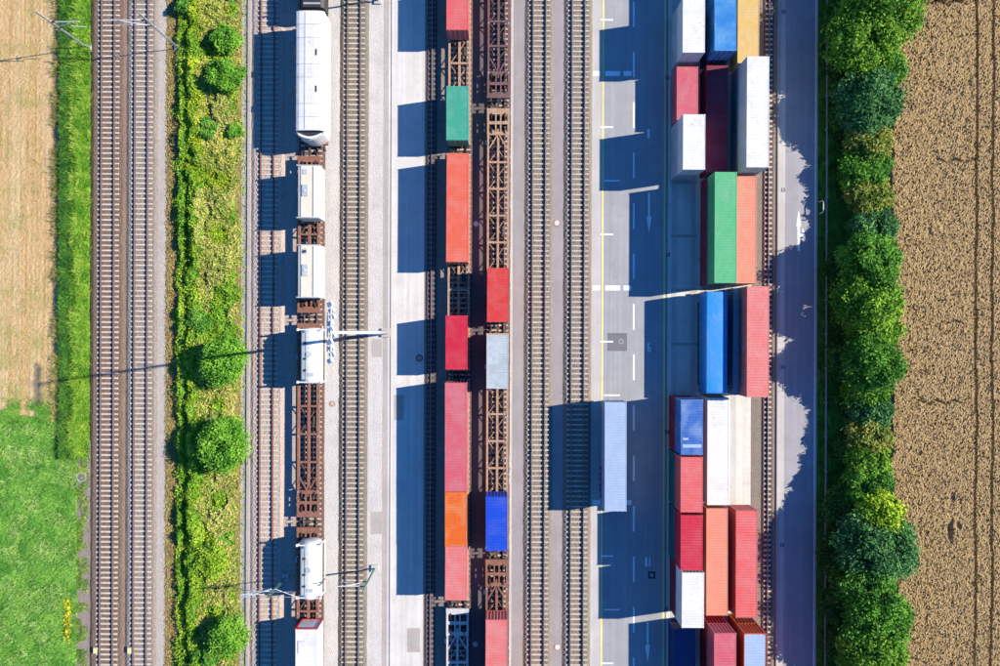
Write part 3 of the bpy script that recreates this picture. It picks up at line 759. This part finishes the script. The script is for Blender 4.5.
mast(285.7, 577, 6.2, 'mast_green', 3.2, 'green catenary mast between the shaded track and the lower tank container', True, 5.2)
mast(378, 1, 8.6, 'mast_green', 3.0, 'catenary mast cut off at the top edge right of the open track', False, 6.5)
t = thing('cross_span', (0,0,0), 'thin cross span wires over the shaded track beside the green lattice mast', 'wire')
p1, p2, p3 = W(243,596,5.2), W(296,592,5.2), W(297,597,4.6)
MB().tube([(*W(241.5,597.5,4.8),4.8),(*W(271,589,5.4),5.4)], .07, 6).build('boom', M['mast_white'], t)
MB().tube([(*W(244,591.5,5.5),5.5),(*p2,5.2)], .025, 5).build('wire', M['galv'], t)
MB().tube([(*W(244,597,4.8),4.8),(*p3,4.6)], .025, 5).build('wire', M['galv'], t)
MB().tube([(*W(275,589,5.4),5.4),(*p3,4.6)], .03, 5).build('wire', M['mast_white'], t)
# ------------------------------------------------------------------ small fixtures
def manhole(x, y, r, label, zb=.02, mt='kerb', lidmt='mast_white'):
    t = thing('manhole', (*W(x, y), 0), label, 'manhole cover', 'manhole covers')
    m = MB()
    for k in range(24):
        a, b = 2*math.pi*k/24, 2*math.pi*(k+1)/24
        m.poly([(r*math.cos(a), r*math.sin(a)), (r*math.cos(b), r*math.sin(b)), (.7*r*math.cos(b), .7*r*math.sin(b)), (.7*r*math.cos(a), .7*r*math.sin(a))], zb-.1, zb+.03)
    m.build('ring', M[mt], t)
    MB().tube([(0,0,zb-.05),(0,0,zb+.024)], r*.69, 20).build('lid', M[lidmt], t)
manhole(557, 223, .42, 'round manhole with bright lid on the path between the open tracks, upper one', mt='ballast_rust')
manhole(557.6, 647, .42, 'round manhole with bright lid on the path between the open tracks, near the bottom edge', mt='ballast_rust')
manhole(332.5, 403.7, .36, 'round manhole in the white gravel walkway below the light mast', lidmt='gravel_light', mt='ballast_rust')
manhole(476, 224, .35, 'round manhole in the dark path between the trains beside the salmon container')
manhole(475.3, 644, .35, 'round manhole in the dark path between the trains near the bottom edge')
manhole(419.3, 358, .42, 'dark ringed manhole on the shaded loading lane', mt='steel_dark', lidmt='kerb', zb=.026)
manhole(621, 341.5, .3, 'small round manhole in the dark asphalt patch', zb=.028, lidmt='patch')
manhole(229.5, 402, .45, 'pale concrete manhole ring on the gravel path beside the large round bushes', lidmt='kerb')
manhole(81.8, 477, .6, 'round concrete shaft cover at the meadow edge beside the leftmost track', lidmt='patch', zb=.12)
t = thing('drain_cover', (*W(651.7, 575), 0), 'square drain cover with dark frame beside the painted number eleven', 'drain cover')
MB().box(-.42,.42,-.42,.42,-.05,.027).build('frame', M['steel_dark'], t); MB().box(-.2,.2,-.2,.2,0,.034).build('lid', M['kerb'], t)
for i, (x, y, l) in enumerate(((667.3,77.7,'beside the upper white stack'),(667.9,254.5,'beside the empty yard slots'),(667,432,'beside the banded blue container'),(666,609,'beside the lowest white container'),
        (783.6,12,'on the footway at the top edge'),(783,190,'on the sunlit footway near the white arrow'),(782.6,367,'on the shaded footway beside the rose pink container'),(782,545,'on the footway beside the long red container'))):
    t = thing('gully_grate', (*W(x, y), 0), 'small square gully grate ' + l, 'drain grate', 'gully grates')
    MB().box(-.22,.22,-.22,.22,-.05,.036).build('frame', M['steel_dark'], t)
    for k in range(4): MB().box(-.15,.15,-.15+k*.09,-.11+k*.09,.036,.046).build('bar', M['galv'], t)
t = thing('guardrail', (X(823.5), 0, 0), 'long steel guardrail in the shade between access road and tree belt', 'guardrail')
MB().box(-.05,.03,YS,YN,.55,.80).build('beam', M['rail_zinc'], t)
pm = MB().box(.03,.13,-.06,.06,-.1,.78).mesh('post', M['galv'])
for k in range(31): o = link('post', pm, t); o.location.y = YS+2+k*4
t = thing('hoop_barrier', (*W(819, 208), 0), 'small pale metal hoop standing at the guardrail beside the white arrow', 'barrier')
m = MB().tube([(0,-.7,-.1),(0,-.7,.9),(.0,-.5,1.05),(.0,.5,1.05),(0,.7,.9),(0,.7,-.1)], .06, 8); m.build('hoop', M['mast_white'], t)
for x, l in ((97,'left'),(131,'right')):
    t = thing('track_beacon', (*W(x, 649), .14), 'small pale beacon box beside the %s of the two leftmost tracks near the bottom edge' % l, 'track beacon')
    MB().box(-.22,.22,-.35,.35,0,.26).build('housing', M['kerb'], t); MB().box(-.18,.18,-.31,.31,.26,.31).build('lid', M['yellow_line'], t)
for i, (x0, y0, x1, y1) in enumerate(((372,339,382,357),(371,512,385,534),(394,395,404,420),(407,628,420,652),(606,455,612,470),(640,235,655,262))):
    a, b = W(x0, y1), W(x1, y0); struct(MB().box(a[0], b[0], a[1], b[1], .0, .0262+.0003*i).build('paving_patch', M['patch'] if i > 3 else M['kerb'])) if i < 4 else None
q = np.random.default_rng(400); n = 260; x = q.normal(X(70.5), .25, n); y = np.where(q.random(n) < .6, q.normal(Y(613), .9, n), q.normal(Y(631), .6, n)); XF, YF = x, y
# ------------------------------------------------------------------ fields
def leafquads(Pc, size, up=.5, asp=1.6, seed=0, out=None):
    """random rhombic leaves at the points Pc (n,3)"""
    r = np.random.default_rng(seed); n = len(Pc)
    nr = r.normal(size=(n,3)); nr[:,2] = np.abs(nr[:,2]) + up
    if out is not None: nr += out
    nr /= np.linalg.norm(nr, axis=1, keepdims=True)
    a = np.cross(nr, r.normal(size=(n,3))); a /= np.linalg.norm(a, axis=1, keepdims=True); b = np.cross(nr, a)
    s = (size * r.uniform(.6, 1.4, n))[:, None]
    a, b = a*s*asp/2, b*s/2
    return np.stack([Pc-a, Pc+b-a*.1, Pc+a, Pc-b-a*.1], 1)
def blades(Pc, h, wdt, seed=0, lean=.4):
    r = np.random.default_rng(seed); n = len(Pc)
    an = r.uniform(0, 2*np.pi, n); d = np.stack([np.cos(an), np.sin(an), np.zeros(n)], 1)*wdt/2
    hh = (h*r.uniform(.5, 1.4, n))[:, None]
    tip = np.concatenate([r.normal(0, lean, (n,2)), np.ones((n,1))], 1)*hh
    return np.stack([Pc-d, Pc+d, Pc+d*.3+tip, Pc-d*.3+tip], 1)
def inrect(x0, x1, y0, y1, n, seed):
    r = np.random.default_rng(seed); return r.uniform(x0, x1, n), r.uniform(y0, y1, n)
# stubble field
g = NG('stubble', .95, spec=.1); p = g.pos()
c1, c2, c3 = alb((234,208,162)), alb((214,168,108)), alb((160,168,84))
a_ = g.mix(g.noise(g.pos((1,.03,1)), 1.1, 3), c1, c2); a_ = g.mix(g.noise(g.pos((3,.6,1)), 1.8, 5), a_, mul(c1, 1.12), amt=.6)
a_ = g.mix(g.noise(p, .35, 6, .48, .72, .65), a_, c3, amt=.65)
f = g.noise(p, 7, 4); a_ = g.mix(f, a_, mul(c2, .6), amt=.3); g.bump(f, .04, .6); g.out(a_); M['stubble'] = g.m
yE = Y(424, 40)
xs = np.arange(X(-330), X(60), .22); ys = np.arange(yE, YN, .25); XX, YY = np.meshgrid(xs, ys)
Z = .03 + .04*vnoise(XX*4+300, YY*.12+90, .9, 17) + .04*rng.random(XX.shape)
struct(gridmesh('stubble_field', xs, ys, Z, M['stubble'], smooth=False))
# meadow
g = NG('meadow_soil', .95, spec=.1); p = g.pos()
a_ = g.mix(g.noise(p, .6, 5), alb((120,190,80)), alb((60,130,50))); a_ = g.mix(g.noise(p, 6, 4), a_, alb((170,200,110)), amt=.4); g.out(a_); M['meadow_soil'] = g.m
xs = np.arange(X(-330), X(80), .3); ys = np.arange(YS, yE+.15, .3); XX, YY = np.meshgrid(xs, ys)
Zf = lambda x, y: .04 + .25*vnoise(x+200, y+200, 2.1, 3) + .12*vnoise(x+200, y+200, .7, 4)
edge = np.clip((X(80) - XX)/.6, 0, 1)
struct(gridmesh('meadow', xs, ys, Zf(XX, YY)*edge, M['meadow_soil']))
GRASS = foliage('grass_blades', ((.045,.20,.025),(.13,.36,.045),(.34,.54,.11)), .3, .45)
x, y = inrect(X(-60), X(79), YS+8, yE+.3, 150000, 5)
keep = (np.random.default_rng(3).random(len(x)) < .55 + .45*vnoise(x+200, y+200, 1.5, 9)); x, y = x[keep], y[keep]
Pc = np.stack([x, y, Zf(x, y)-.02], 1)
tag(quads('meadow_grass', blades(Pc, .22, .06, 6, .8), GRASS, tint=rng.random(len(x))), kind='stuff', label='lush green meadow grass left of the tracks', cat='grass')
# green verge between field and tracks
g = NG('verge_soil', .95, spec=.1); p = g.pos()
a_ = g.mix(g.noise(p, .9, 5), alb((96,170,56)), alb((48,100,36))); a_ = g.mix(g.noise(g.pos((2,.3,1)), 1.5, 4, .5, .7), a_, alb((190,196,90)), amt=.7); g.out(a_); M['verge_soil'] = g.m
yV = Y(445, 85)
xs = np.arange(X(57.5), X(91.5), .2); ys = np.arange(yV, YN, .25); XX, YY = np.meshgrid(xs, ys)
def Zv(x, y):
    u = (x - X(57.5))/(X(91.5)-X(57.5))
    return .02 + .45*np.exp(-((u-.22)/.14)**2) + .30*np.exp(-((u-.72)/.2)**2) + .2*vnoise(x+90, y+90, .9, 12)*np.sin(np.clip(u,0,1)*np.pi)
struct(gridmesh('grass_verge', xs, ys, Zv(XX, YY), M['verge_soil']))
strip('weedy_ballast', 77, 92, M['ballast_mid'], .012, YS, yV+.5)
x, y = inrect(X(63), X(76), yV-1.5, YN-6, 40000, 18)
tag(quads('verge_grass', blades(np.stack([x, y, Zv(x, y)], 1), .3, .07, 19, .5), foliage('verge_dark', ((.02,.09,.02),(.06,.20,.03),(.14,.30,.04)), .25, .7), tint=rng.random(len(x))), kind='stuff', label='dark green tall grass in the ditch beside the stubble field', cat='grass')
x, y = inrect(X(73), X(90.5), yV-1.5, YN-6, 45000, 15)
Pc = np.stack([x, y, Zv(x, y)], 1); 
tag(quads('verge_grass', blades(Pc, .28, .07, 16, .6), foliage('verge_blades', ((.04,.17,.015),(.13,.36,.03),(.38,.50,.06)), .3, .7), tint=rng.random(len(x))), kind='stuff', label='tall green grass on the verge beside the leftmost track', cat='grass')
x, y = inrect(X(-10), X(61), yE-.5, YN-10, 45000, 25); x = np.round(x/.15)*.15 + rng.normal(0,.02,len(x))
Pc = np.stack([x, y, np.full(len(x), .04)], 1)
tag(quads('stubble_straw', blades(Pc, .12, .035, 26, .5), foliage('straw', ((.26,.19,.08),(.40,.31,.16),(.50,.40,.22)), .2, .5), tint=rng.random(len(x))), kind='stuff', label='short straw coloured stubble on the harvested field', cat='stubble')
def fringe(name, x0, x1, y0, y1, n, seed, mt, label, h=.2):
    q = np.random.default_rng(seed); x = X(x0)+(X(x1)-X(x0))*q.beta(1.6,2.2,n); y = q.uniform(y0, y1, n)
    k = vnoise(x+90, y+90, .9, seed) > .42; x, y = x[k], y[k]
    return tag(quads(name, blades(np.stack([x, y, np.full(len(x), .05)], 1), h, .06, seed+1, .7), mt, tint=q.random(len(x))), kind='stuff', label=label, cat='grass')
F_fr = foliage('fringe_blades', ((.04,.15,.015),(.16,.33,.03),(.40,.46,.10)), .3, .7)
fringe('field_edge_grass', 54, 68, yE, YN-8, 34000, 301, foliage('tan_blades', ((.10,.13,.03),(.34,.32,.10),(.56,.46,.2)), .3, .6), 'ragged yellowing grass along the stubble field edge', .38)
fringe('meadow_edge_grass', 72, 92, YS+8, yV+2, 16000, 303, F_fr, 'ragged grass along the meadow edge beside the ballast')
q = np.random.default_rng(305); n = 30000; x = q.uniform(X(-40), X(60), n); y = yE + np.abs(q.normal(0, 1.1, n)); k = vnoise(x+90, y+90, 1.1, 306) > .3; x, y = x[k], y[k]
tag(quads('meadow_fringe', blades(np.stack([x, y, np.full(len(x), .04)], 1), .2, .06, 307, .7), GRASS, tint=q.random(len(x))), kind='stuff', label='green grass creeping into the stubble field', cat='grass')
q = np.random.default_rng(308); n = 40000; x = q.uniform(X(-40), X(58), n); y = q.uniform(yE, YN-10, n); k = (vnoise(x+90, y+90, 1.6, 309)*.6 + vnoise(x+90, y+90, .5, 310)*.4 + (Y(200)-y)*.008) > .68; x, y = x[k], y[k]
tag(quads('stubble_weeds', blades(np.stack([x, y, np.full(len(x), .04)], 1), .12, .05, 311, .7), F_fr, tint=q.random(len(x))), kind='stuff', label='sparse green weeds among the stubble', cat='weeds')
q = np.random.default_rng(312); n = 60000; x = q.uniform(X(-60), X(78), n); y = q.uniform(YS+8, yE, n); k = vnoise(x+200, y+200, 1.3, 313)*.6 + vnoise(x+200, y+200, .45, 314)*.4 > .56; x, y = x[k], y[k]
tag(quads('meadow_tufts', blades(np.stack([x, y, Zf(x, y)+.05], 1), .26, .07, 315, .9), foliage('tuft_blades', ((.11,.28,.05),(.22,.40,.09),(.42,.52,.20)), .3, .6), tint=q.random(len(x))), kind='stuff', label='pale bright tufts of grass scattered in the meadow', cat='grass')
q = np.random.default_rng(316); n = 36000; u = q.random(n); x = X(73)+(X(91)-X(73))*u; y = q.uniform(yV, YN-8, n); k = vnoise(x*3+90, y+90, 1.5, 317) > .5; x, y = x[k], y[k]
tag(quads('verge_tufts', blades(np.stack([x, y, Zv(x, y)+.1], 1), .3, .07, 318, .9), foliage('verge_tuft_blades', ((.12,.32,.03),(.24,.46,.04),(.50,.56,.12)), .3, .6), tint=q.random(len(x))), kind='stuff', label='bright tufts of tall grass on the verge', cat='grass')
tag(quads('yellow_flowers', leafquads(np.stack([XF, YF, .25+.25*rng.random(len(XF))], 1), .16, 1, 1.2, 401), foliage('petals', ((.4,.36,.02),(.6,.5,.02),(.75,.62,.03)), .3), tint=rng.random(len(XF))), kind='stuff', label='yellow flowers at the meadow edge near the bottom', cat='flowers')
# weedy strip between the tracks
xs = np.arange(X(176), X(238), .2); ys = np.arange(YS, YN, .25); XX, YY = np.meshgrid(xs, ys)
def Zw(x, y):
    u = (x - X(176))/(X(238)-X(176)); e = np.clip(np.minimum(u, 1-u)/.12, 0, 1)
    v = .15 + .5*vnoise(x+90, y+90, 2.4, 31)**1.5 + .45*vnoise(x+90, y+90, .55, 32)
    uu = u + .10*(vnoise(x*0+9, y+90, 1.7, 35)-.5)
    row = .95*np.exp(-((uu-.34)/.11)**2)*(.1+.9*vnoise(x+3, y+90, 1.0, 33)) - .2*np.exp(-((uu-.19)/.05)**2) + .45*np.exp(-((uu-.08)/.06)**2)*vnoise(x+13, y+90, 1.1, 36)
    return .03 + e*np.clip(v*1.0 - .12 + row, .02, 2)
strip('bank_soil', 175, 241, M['soil'], .018)
struct(gridmesh('weed_bank', xs, ys, Zw(XX, YY)-.16 - .25*np.clip(np.abs((XX-X(176))/(X(238)-X(176))-.5)*2-.80, 0, 1)/.2, M['verge_soil']))
def cover(name, u0, u1, n, size, mt, seed, label, cat='ground cover', thr=None, asp=1.4, lift=.12, ylim=None):
    x, y = inrect(X(176)+(X(238)-X(176))*u0, X(176)+(X(238)-X(176))*u1, YS+8, YN-8, n, seed)
    x = x + 1.1*(vnoise(x*0+11, y+90, 1.5, 61)-.5) + .8*(vnoise(x+30, y+90, .6, 62)-.5)
    if thr is not None:
        k = vnoise(x+90, y+90, 2.2, thr[0]) > thr[1]; x, y = x[k], y[k]
    if ylim is not None:
        k = np.random.default_rng(seed+5).random(len(x)) < np.clip((y - Y(ylim[0]))/(Y(ylim[1])-Y(ylim[0])), ylim[2], 1); x, y = x[k], y[k]
    Pc = np.stack([x, y, Zw(x, y) + rng.random(len(x))*lift - .06], 1)
    return tag(quads(name, leafquads(Pc, size, 1.0, asp, seed+1), mt, tint=rng.random(len(x))), kind='stuff', label=label, cat=cat)
F_dark = foliage('weeds_dark', ((.02,.09,.012),(.06,.19,.02),(.12,.28,.03)), .25, .6)
F_yel = foliage('weeds_yellow', ((.12,.20,.012),(.30,.38,.015),(.60,.58,.02)), .3, .5)
F_mid = foliage('weeds_mid', ((.06,.17,.01),(.20,.36,.02),(.40,.50,.05)), .3, .5)
F_dry = foliage('weeds_dry', ((.20,.22,.05),(.36,.36,.09),(.50,.44,.16)), .3, .5)
cover('weed_cover', .0, .25, 26000, .16, F_dark, 41, 'dark green weeds along the left edge of the bank', thr=(66,.38))
cover('weed_cover', .03, .75, 62000, .13, F_mid, 43, 'yellow green weeds covering the bank between the tracks', lift=.3)
cover('weed_cover', .6, 1.03, 30000, .12, F_mid, 143, 'thinner yellow green weeds along the path side of the bank', thr=(67,.42), lift=.2)
cover('weed_cover', .22, .95, 70000, .13, F_yel, 45, 'bright yellow flowering weeds in patches on the bank', thr=(51,.42), lift=.3, ylim=(290, 150, .16))
cover('green_weeds', .2, .98, 34000, .16, foliage('weeds_green', ((.04,.13,.01),(.13,.30,.02),(.24,.42,.04)), .3, .8), 49, 'fresh green weed patches on the bank', thr=(58,.5), lift=.3)
cover('dry_grass', .42, 1.0, 60000, .12, F_dry, 47, 'dry straw coloured grass patches on the bank', thr=(52,.40), asp=3, lift=.35)
tag(quads('path_weeds', leafquads(np.stack([*inrect(X(234), X(248), YS+8, YN-8, 3500, 71), rng.random(3500)*.06], 1), .14, 1, 2, 72), F_mid, tint=rng.random(3500)), kind='stuff', label='sparse weeds growing on the grey gravel path', cat='weeds')
x, y = inrect(X(166), X(178), YS+8, YN-8, 14000, 81)
tag(quads('margin_weeds', leafquads(np.stack([x, y, .02+rng.random(len(x))*.08], 1), .11, 1, 2.4, 82), foliage('margin_weeds', ((.20,.12,.05),(.30,.22,.08),(.20,.26,.05)), .2, .8), tint=rng.random(len(x))), kind='stuff', label='brown low weeds along the gravel margin', cat='weeds')
# ------------------------------------------------------------------ bushes and trees
def crown_points(r, rad, ht, z0, nclump, nleaf, clump=.34, squash=.8):
    """leaf positions in clumps over an ellipsoid crown"""
    d = r.normal(size=(nclump,3)); d[:,2] = np.abs(d[:,2])*.9 - .25; d /= np.linalg.norm(d, axis=1, keepdims=True)
    k = r.uniform(.55, .95, nclump)[:, None]
    c = d*k*np.array([rad, rad, ht/2]) + np.array([0,0,z0+ht/2])
    cr = rad*clump*r.uniform(.7, 1.3, nclump)
    cl = np.repeat(np.arange(nclump), nleaf)
    e = r.normal(size=(len(cl),3)); e /= np.linalg.norm(e, axis=1, keepdims=True); e[:,2] = np.where(e[:,2] < -.3, -e[:,2], e[:,2])
    rr = cr[cl][:, None]*np.where(r.random(len(cl)) < .12, r.uniform(1.1, 1.6, len(cl)), r.uniform(.35, 1.2, len(cl)))[:, None]
    return c[cl] + e*rr*np.array([1,1,squash]), e, np.repeat(r.random(nclump), nleaf)
def plant(name, loc, rad, ht, z0, mt, label, cat, group, seed, nclump=28, nleaf=170, leaf=.26, asp=1.5, clump=.34, sub=None):
    r = np.random.default_rng(seed)
    t = thing(name, (loc[0], loc[1], 0), label, cat, group)
    Pc, e, tc = crown_points(r, rad, ht, z0, nclump, nleaf, clump)
    Pc[:,2] = np.maximum(Pc[:,2], .05)
    quads('crown', leafquads(Pc, leaf, .3, asp, seed+1, out=e*.55), mt, t, tint=np.clip(tc*.6 + r.random(len(Pc))*.4, 0, 1))
    m = MB(); tz = z0+ht*.55; m.tube([(0,0,-.1),(.06,.03,tz*.4),(.02,-.05,tz)], [rad*.07+.05, rad*.05+.03, .03], 7)
    lr = random.Random(seed)
    for k in range(5):
        a = k*1.26+lr.random(); m.tube([(.03,0,tz*(.3+.08*k)), (rad*.35*math.cos(a), rad*.35*math.sin(a), tz*.75), (rad*.7*math.cos(a), rad*.7*math.sin(a), tz)], [.07,.05,.02], 5)
    m.build('trunk', M['bark'], t)
    return t
B1 = foliage('bush_leaves', ((.025,.12,.01),(.09,.27,.018),(.24,.44,.05)), .25, .7)
B2 = foliage('bush_leaves_dark', ((.03,.12,.015),(.08,.24,.025),(.17,.34,.05)), .25, .7)
BG = 'bushes on the bank between the tracks'
def bush(x, y, rp, h, mt, label, seed, n=30, nl=190, leaf=.15):
    a = W(x, y, h*.6); plant('bush', a, rp/PX*.84, h, 0, mt, label, 'bush', BG, seed, int(n*1.3), int(nl*1.3), leaf, 1.4, .30)
bush(223.5, 361.5, 25.5, 3.5, B1, 'large round bright green bush crossed by the light mast shadow', 101, 60, 230)
bush(224.5, 445, 27, 4.0, B1, 'largest round green bush, lower of the two big ones on the bank', 102, 66, 230)
bush(228, 637, 20, 3.0, B1, 'round green bush at the bottom end of the bank', 103, 44, 200)
bush(226, 39, 15, 2.1, B1, 'small green bush near the top of the bank', 104, 34)
bush(226, 75, 19, 2.3, B1, 'leafy green bush, second from the top on the bank', 105, 40)
bush(234, 131, 8, 1.2, B1, 'little green bush at the gravel path edge', 106, 16, 120)
bush(206, 128, 11, 1.2, B2, 'low dark green bush left of the little one', 107, 20, 130)
bush(199, 321, 13, 1.3, B2, 'low dark green bush above the large round bush', 108, 26, 150)
bush(212, 561, 19, 1.5, F_mid, 'low yellowish green bush above the mast shadow line', 109, 36, 160)
bush(206, 658, 14, 1.5, B2, 'low dark bush left of the bottom round bush', 110, 24, 140)
bush(184, 5, 9, 1.6, B2, 'dark green shrub at the top left end of the bank', 111, 16, 130)
HG = [foliage('tree_leaves_'+n, c, .25, .45) for n, c in (('mid', ((.014,.065,.008),(.05,.18,.016),(.15,.34,.03))), ('yellowgreen', ((.02,.08,.008),(.08,.22,.015),(.26,.42,.03))),
      ('bluegreen', ((.014,.065,.02),(.045,.15,.04),(.11,.27,.07))), ('olive', ((.06,.11,.015),(.18,.24,.03),(.34,.30,.07))), ('bright', ((.05,.15,.01),(.22,.38,.015),(.46,.54,.03))))]
HB = foliage('tree_leaves_shade_dark', ((.008,.035,.006),(.025,.09,.012),(.07,.18,.02)), .2, .45)  # road side row: shade of the belt put into a darker leaf colour
TG = 'trees of the belt between access road and wheat field'
TREES = [
 (888,2,40,6.5,1,'broad yellow green tree at the top end of the tree belt'),
 (868,40,34,6.2,1,'bright leafy tree just below the top end of the tree belt'),
 (884,66,24,3.6,0,'mid green tree above the blue green one at the field edge'),
 (874,100,32,5.0,2,'blue green tree in the upper tree belt'),
 (872,142,22,3.6,3,'olive and yellow mottled tree below the blue green one'),
 (868,170,24,3.4,0,'small mid green tree beside the road above the white arrow'),
 (872,198,22,3.4,3,'brownish olive tree right of the white arrow'),
 (876,228,22,3.8,2,'small bluish tree right of the hoop barrier'),
 (874,262,30,5.6,0,'dark green tree level with the peach container'),
 (874,300,31,5.8,1,'feathery yellow green tree beside the shadow gap of the road'),
 (876,335,28,3.2,1,'yellow tipped tree right of the bright leaf shaped sun patch'),
 (878,362,29,5.6,0,'dense green tree level with the lower end of the rose pink container'),
 (870,388,22,3.8,1,'light green tree where the belt is narrow at mid height'),
 (874,410,21,3.6,2,'small bluish green tree in the narrow part of the belt'),
 (872,436,22,3.6,3,'orange tinged olive tree in the narrow part of the belt'),
 (872,462,23,3.8,1,'pale green tree above the bright yellow one'),
 (872,486,23,4.0,0,'mid green tree just above the bright yellow one'),
 (882,513,23,5.6,4,'bright yellow tree in the lower tree belt'),
 (880,546,38,6.2,2,'widest dark blue green tree bulging into the wheat field'),
 (872,582,31,5.4,0,'mid green tree below the bulging blue green one'),
 (880,617,33,6.0,0,'broad green tree near the bottom of the tree belt'),
 (876,652,33,5.2,1,'green tree at the bottom end of the tree belt'),
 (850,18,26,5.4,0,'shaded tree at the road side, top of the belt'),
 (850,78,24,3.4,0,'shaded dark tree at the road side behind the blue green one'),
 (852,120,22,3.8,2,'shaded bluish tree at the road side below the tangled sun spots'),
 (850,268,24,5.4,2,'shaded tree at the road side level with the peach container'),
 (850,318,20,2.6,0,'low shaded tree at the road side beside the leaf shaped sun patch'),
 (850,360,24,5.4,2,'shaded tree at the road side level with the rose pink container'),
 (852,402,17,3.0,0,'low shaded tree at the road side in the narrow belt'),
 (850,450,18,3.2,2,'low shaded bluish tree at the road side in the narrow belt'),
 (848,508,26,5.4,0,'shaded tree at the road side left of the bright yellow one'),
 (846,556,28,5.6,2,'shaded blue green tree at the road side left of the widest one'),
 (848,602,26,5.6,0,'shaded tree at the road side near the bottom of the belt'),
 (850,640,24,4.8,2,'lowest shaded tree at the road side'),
 (884,-45,36,6,0,'tree of the belt beyond the top edge'),(884,705,34,5.6,0,'tree of the belt beyond the bottom edge')]
for i, (x, y, rp, h, c, lab) in enumerate(TREES):
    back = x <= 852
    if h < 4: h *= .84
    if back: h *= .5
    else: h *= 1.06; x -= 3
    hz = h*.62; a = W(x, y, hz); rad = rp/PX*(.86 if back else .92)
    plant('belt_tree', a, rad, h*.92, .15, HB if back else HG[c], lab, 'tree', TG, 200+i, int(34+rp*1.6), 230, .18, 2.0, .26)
# grass under the trees
xs = np.arange(X(816.5), X(905), .35); ys = np.arange(YS, YN, .4); XX, YY = np.meshgrid(xs, ys)
struct(gridmesh('roadside_verge', xs, ys, .02 + .12*vnoise(XX+90, YY+90, 1.2, 61)*np.clip((XX-X(817))/1, 0, 1), M['verge_soil']))
x, y = inrect(X(817.5), X(850), YS+8, YN-8, 26000, 91)
tag(quads('roadside_grass', blades(np.stack([x, y, np.full(len(x), .05)], 1), .25, .06, 92, .6), F_dark, tint=rng.random(len(x))), kind='stuff', label='dark green grass between guardrail and tree belt', cat='grass')
# wheat field: a standing crop with tramlines
g = NG('wheat', .95, spec=.1); p = g.pos()
a_ = g.mix(g.noise(p, 5, 4), alb((206,178,126)), alb((182,150,98))); a_ = g.mix(g.noise(p, .4, 4), a_, alb((208,176,128)), amt=.5)
a_ = g.mix(g.noise(p, 14, 3, .5, .7), a_, alb((120,88,50)), amt=.6)
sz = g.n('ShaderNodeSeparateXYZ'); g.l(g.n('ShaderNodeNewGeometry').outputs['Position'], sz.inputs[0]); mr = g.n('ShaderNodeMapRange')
mr.inputs[1].default_value = .5; mr.inputs[2].default_value = .28; g.l(sz.outputs[2], mr.inputs[0]); a_ = g.mix(mr.outputs[0], a_, (.035,.025,.016)); g.out(a_); M['wheat'] = g.m  # low parts turn soil dark, deepened to paint the shade in the tramline grooves
xs = np.arange(X(880), X(1050), .115); ys = np.arange(YS+9, YN-9, .125); XX, YY = np.meshgrid(xs, ys)
r = np.random.default_rng(77)
Z = .72 + .12*r.random(XX.shape) + .08*vnoise(XX+10, YY+90, .5, 5)
Z -= .26*(r.random(XX.shape) > .945)
def groove(xp, wd, depth, wob=0):
    c = X(xp) + wob*(vnoise(YY*0+5, YY+90, 4, 8)-.5); return depth*(np.abs(XX-c) < wd)
Z -= groove(971, .12, .66, .25) + groove(987, .12, .66, .3) + groove(1012, .3, .5, .3)
for (x, y, rx, ry, dp) in ((949,532,.3,1.2,.4),(957,525,.3,.4,.25),(951,498,.25,.6,.22),(955,161,2.6,.12,.45),(938,402,3,.14,.4),(950,322,1.2,.12,.3),(935,2,4.6,.25,.5),(928,398,1.6,.12,-.15)):
    a = W(x, y, .6); Z -= dp*np.exp(-((XX-a[0])/rx)**4 - ((YY-a[1]-.15*np.sin(XX*3))/ry)**4)
edge = np.clip((XX - X(885))/.8 + .8*vnoise(XX*0+7, YY+90, 1.5, 14), 0, 1); Z = Z*edge + .02
struct(gridmesh('wheat_field', xs, ys, Z, M['wheat'], smooth=False))
x, y = inrect(X(888), X(1030), YS+10, YN-10, 120000, 95)
zi = Z[np.clip(((y-ys[0])/.125).astype(int), 0, len(ys)-1), np.clip(((x-xs[0])/.115).astype(int), 0, len(xs)-1)]
k = zi > .45; x, y, zi = x[k], y[k], zi[k]
tag(quads('wheat_ears', leafquads(np.stack([x, y, zi-.01+rng.random(len(x))*.05], 1), .06, .8, 2.0, 96), foliage('ears', ((.17,.12,.055),(.31,.235,.125),(.46,.365,.22)), .15, 2), tint=rng.random(len(x))), kind='stuff', label='ripe pale brown wheat ears of the standing crop', cat='wheat')
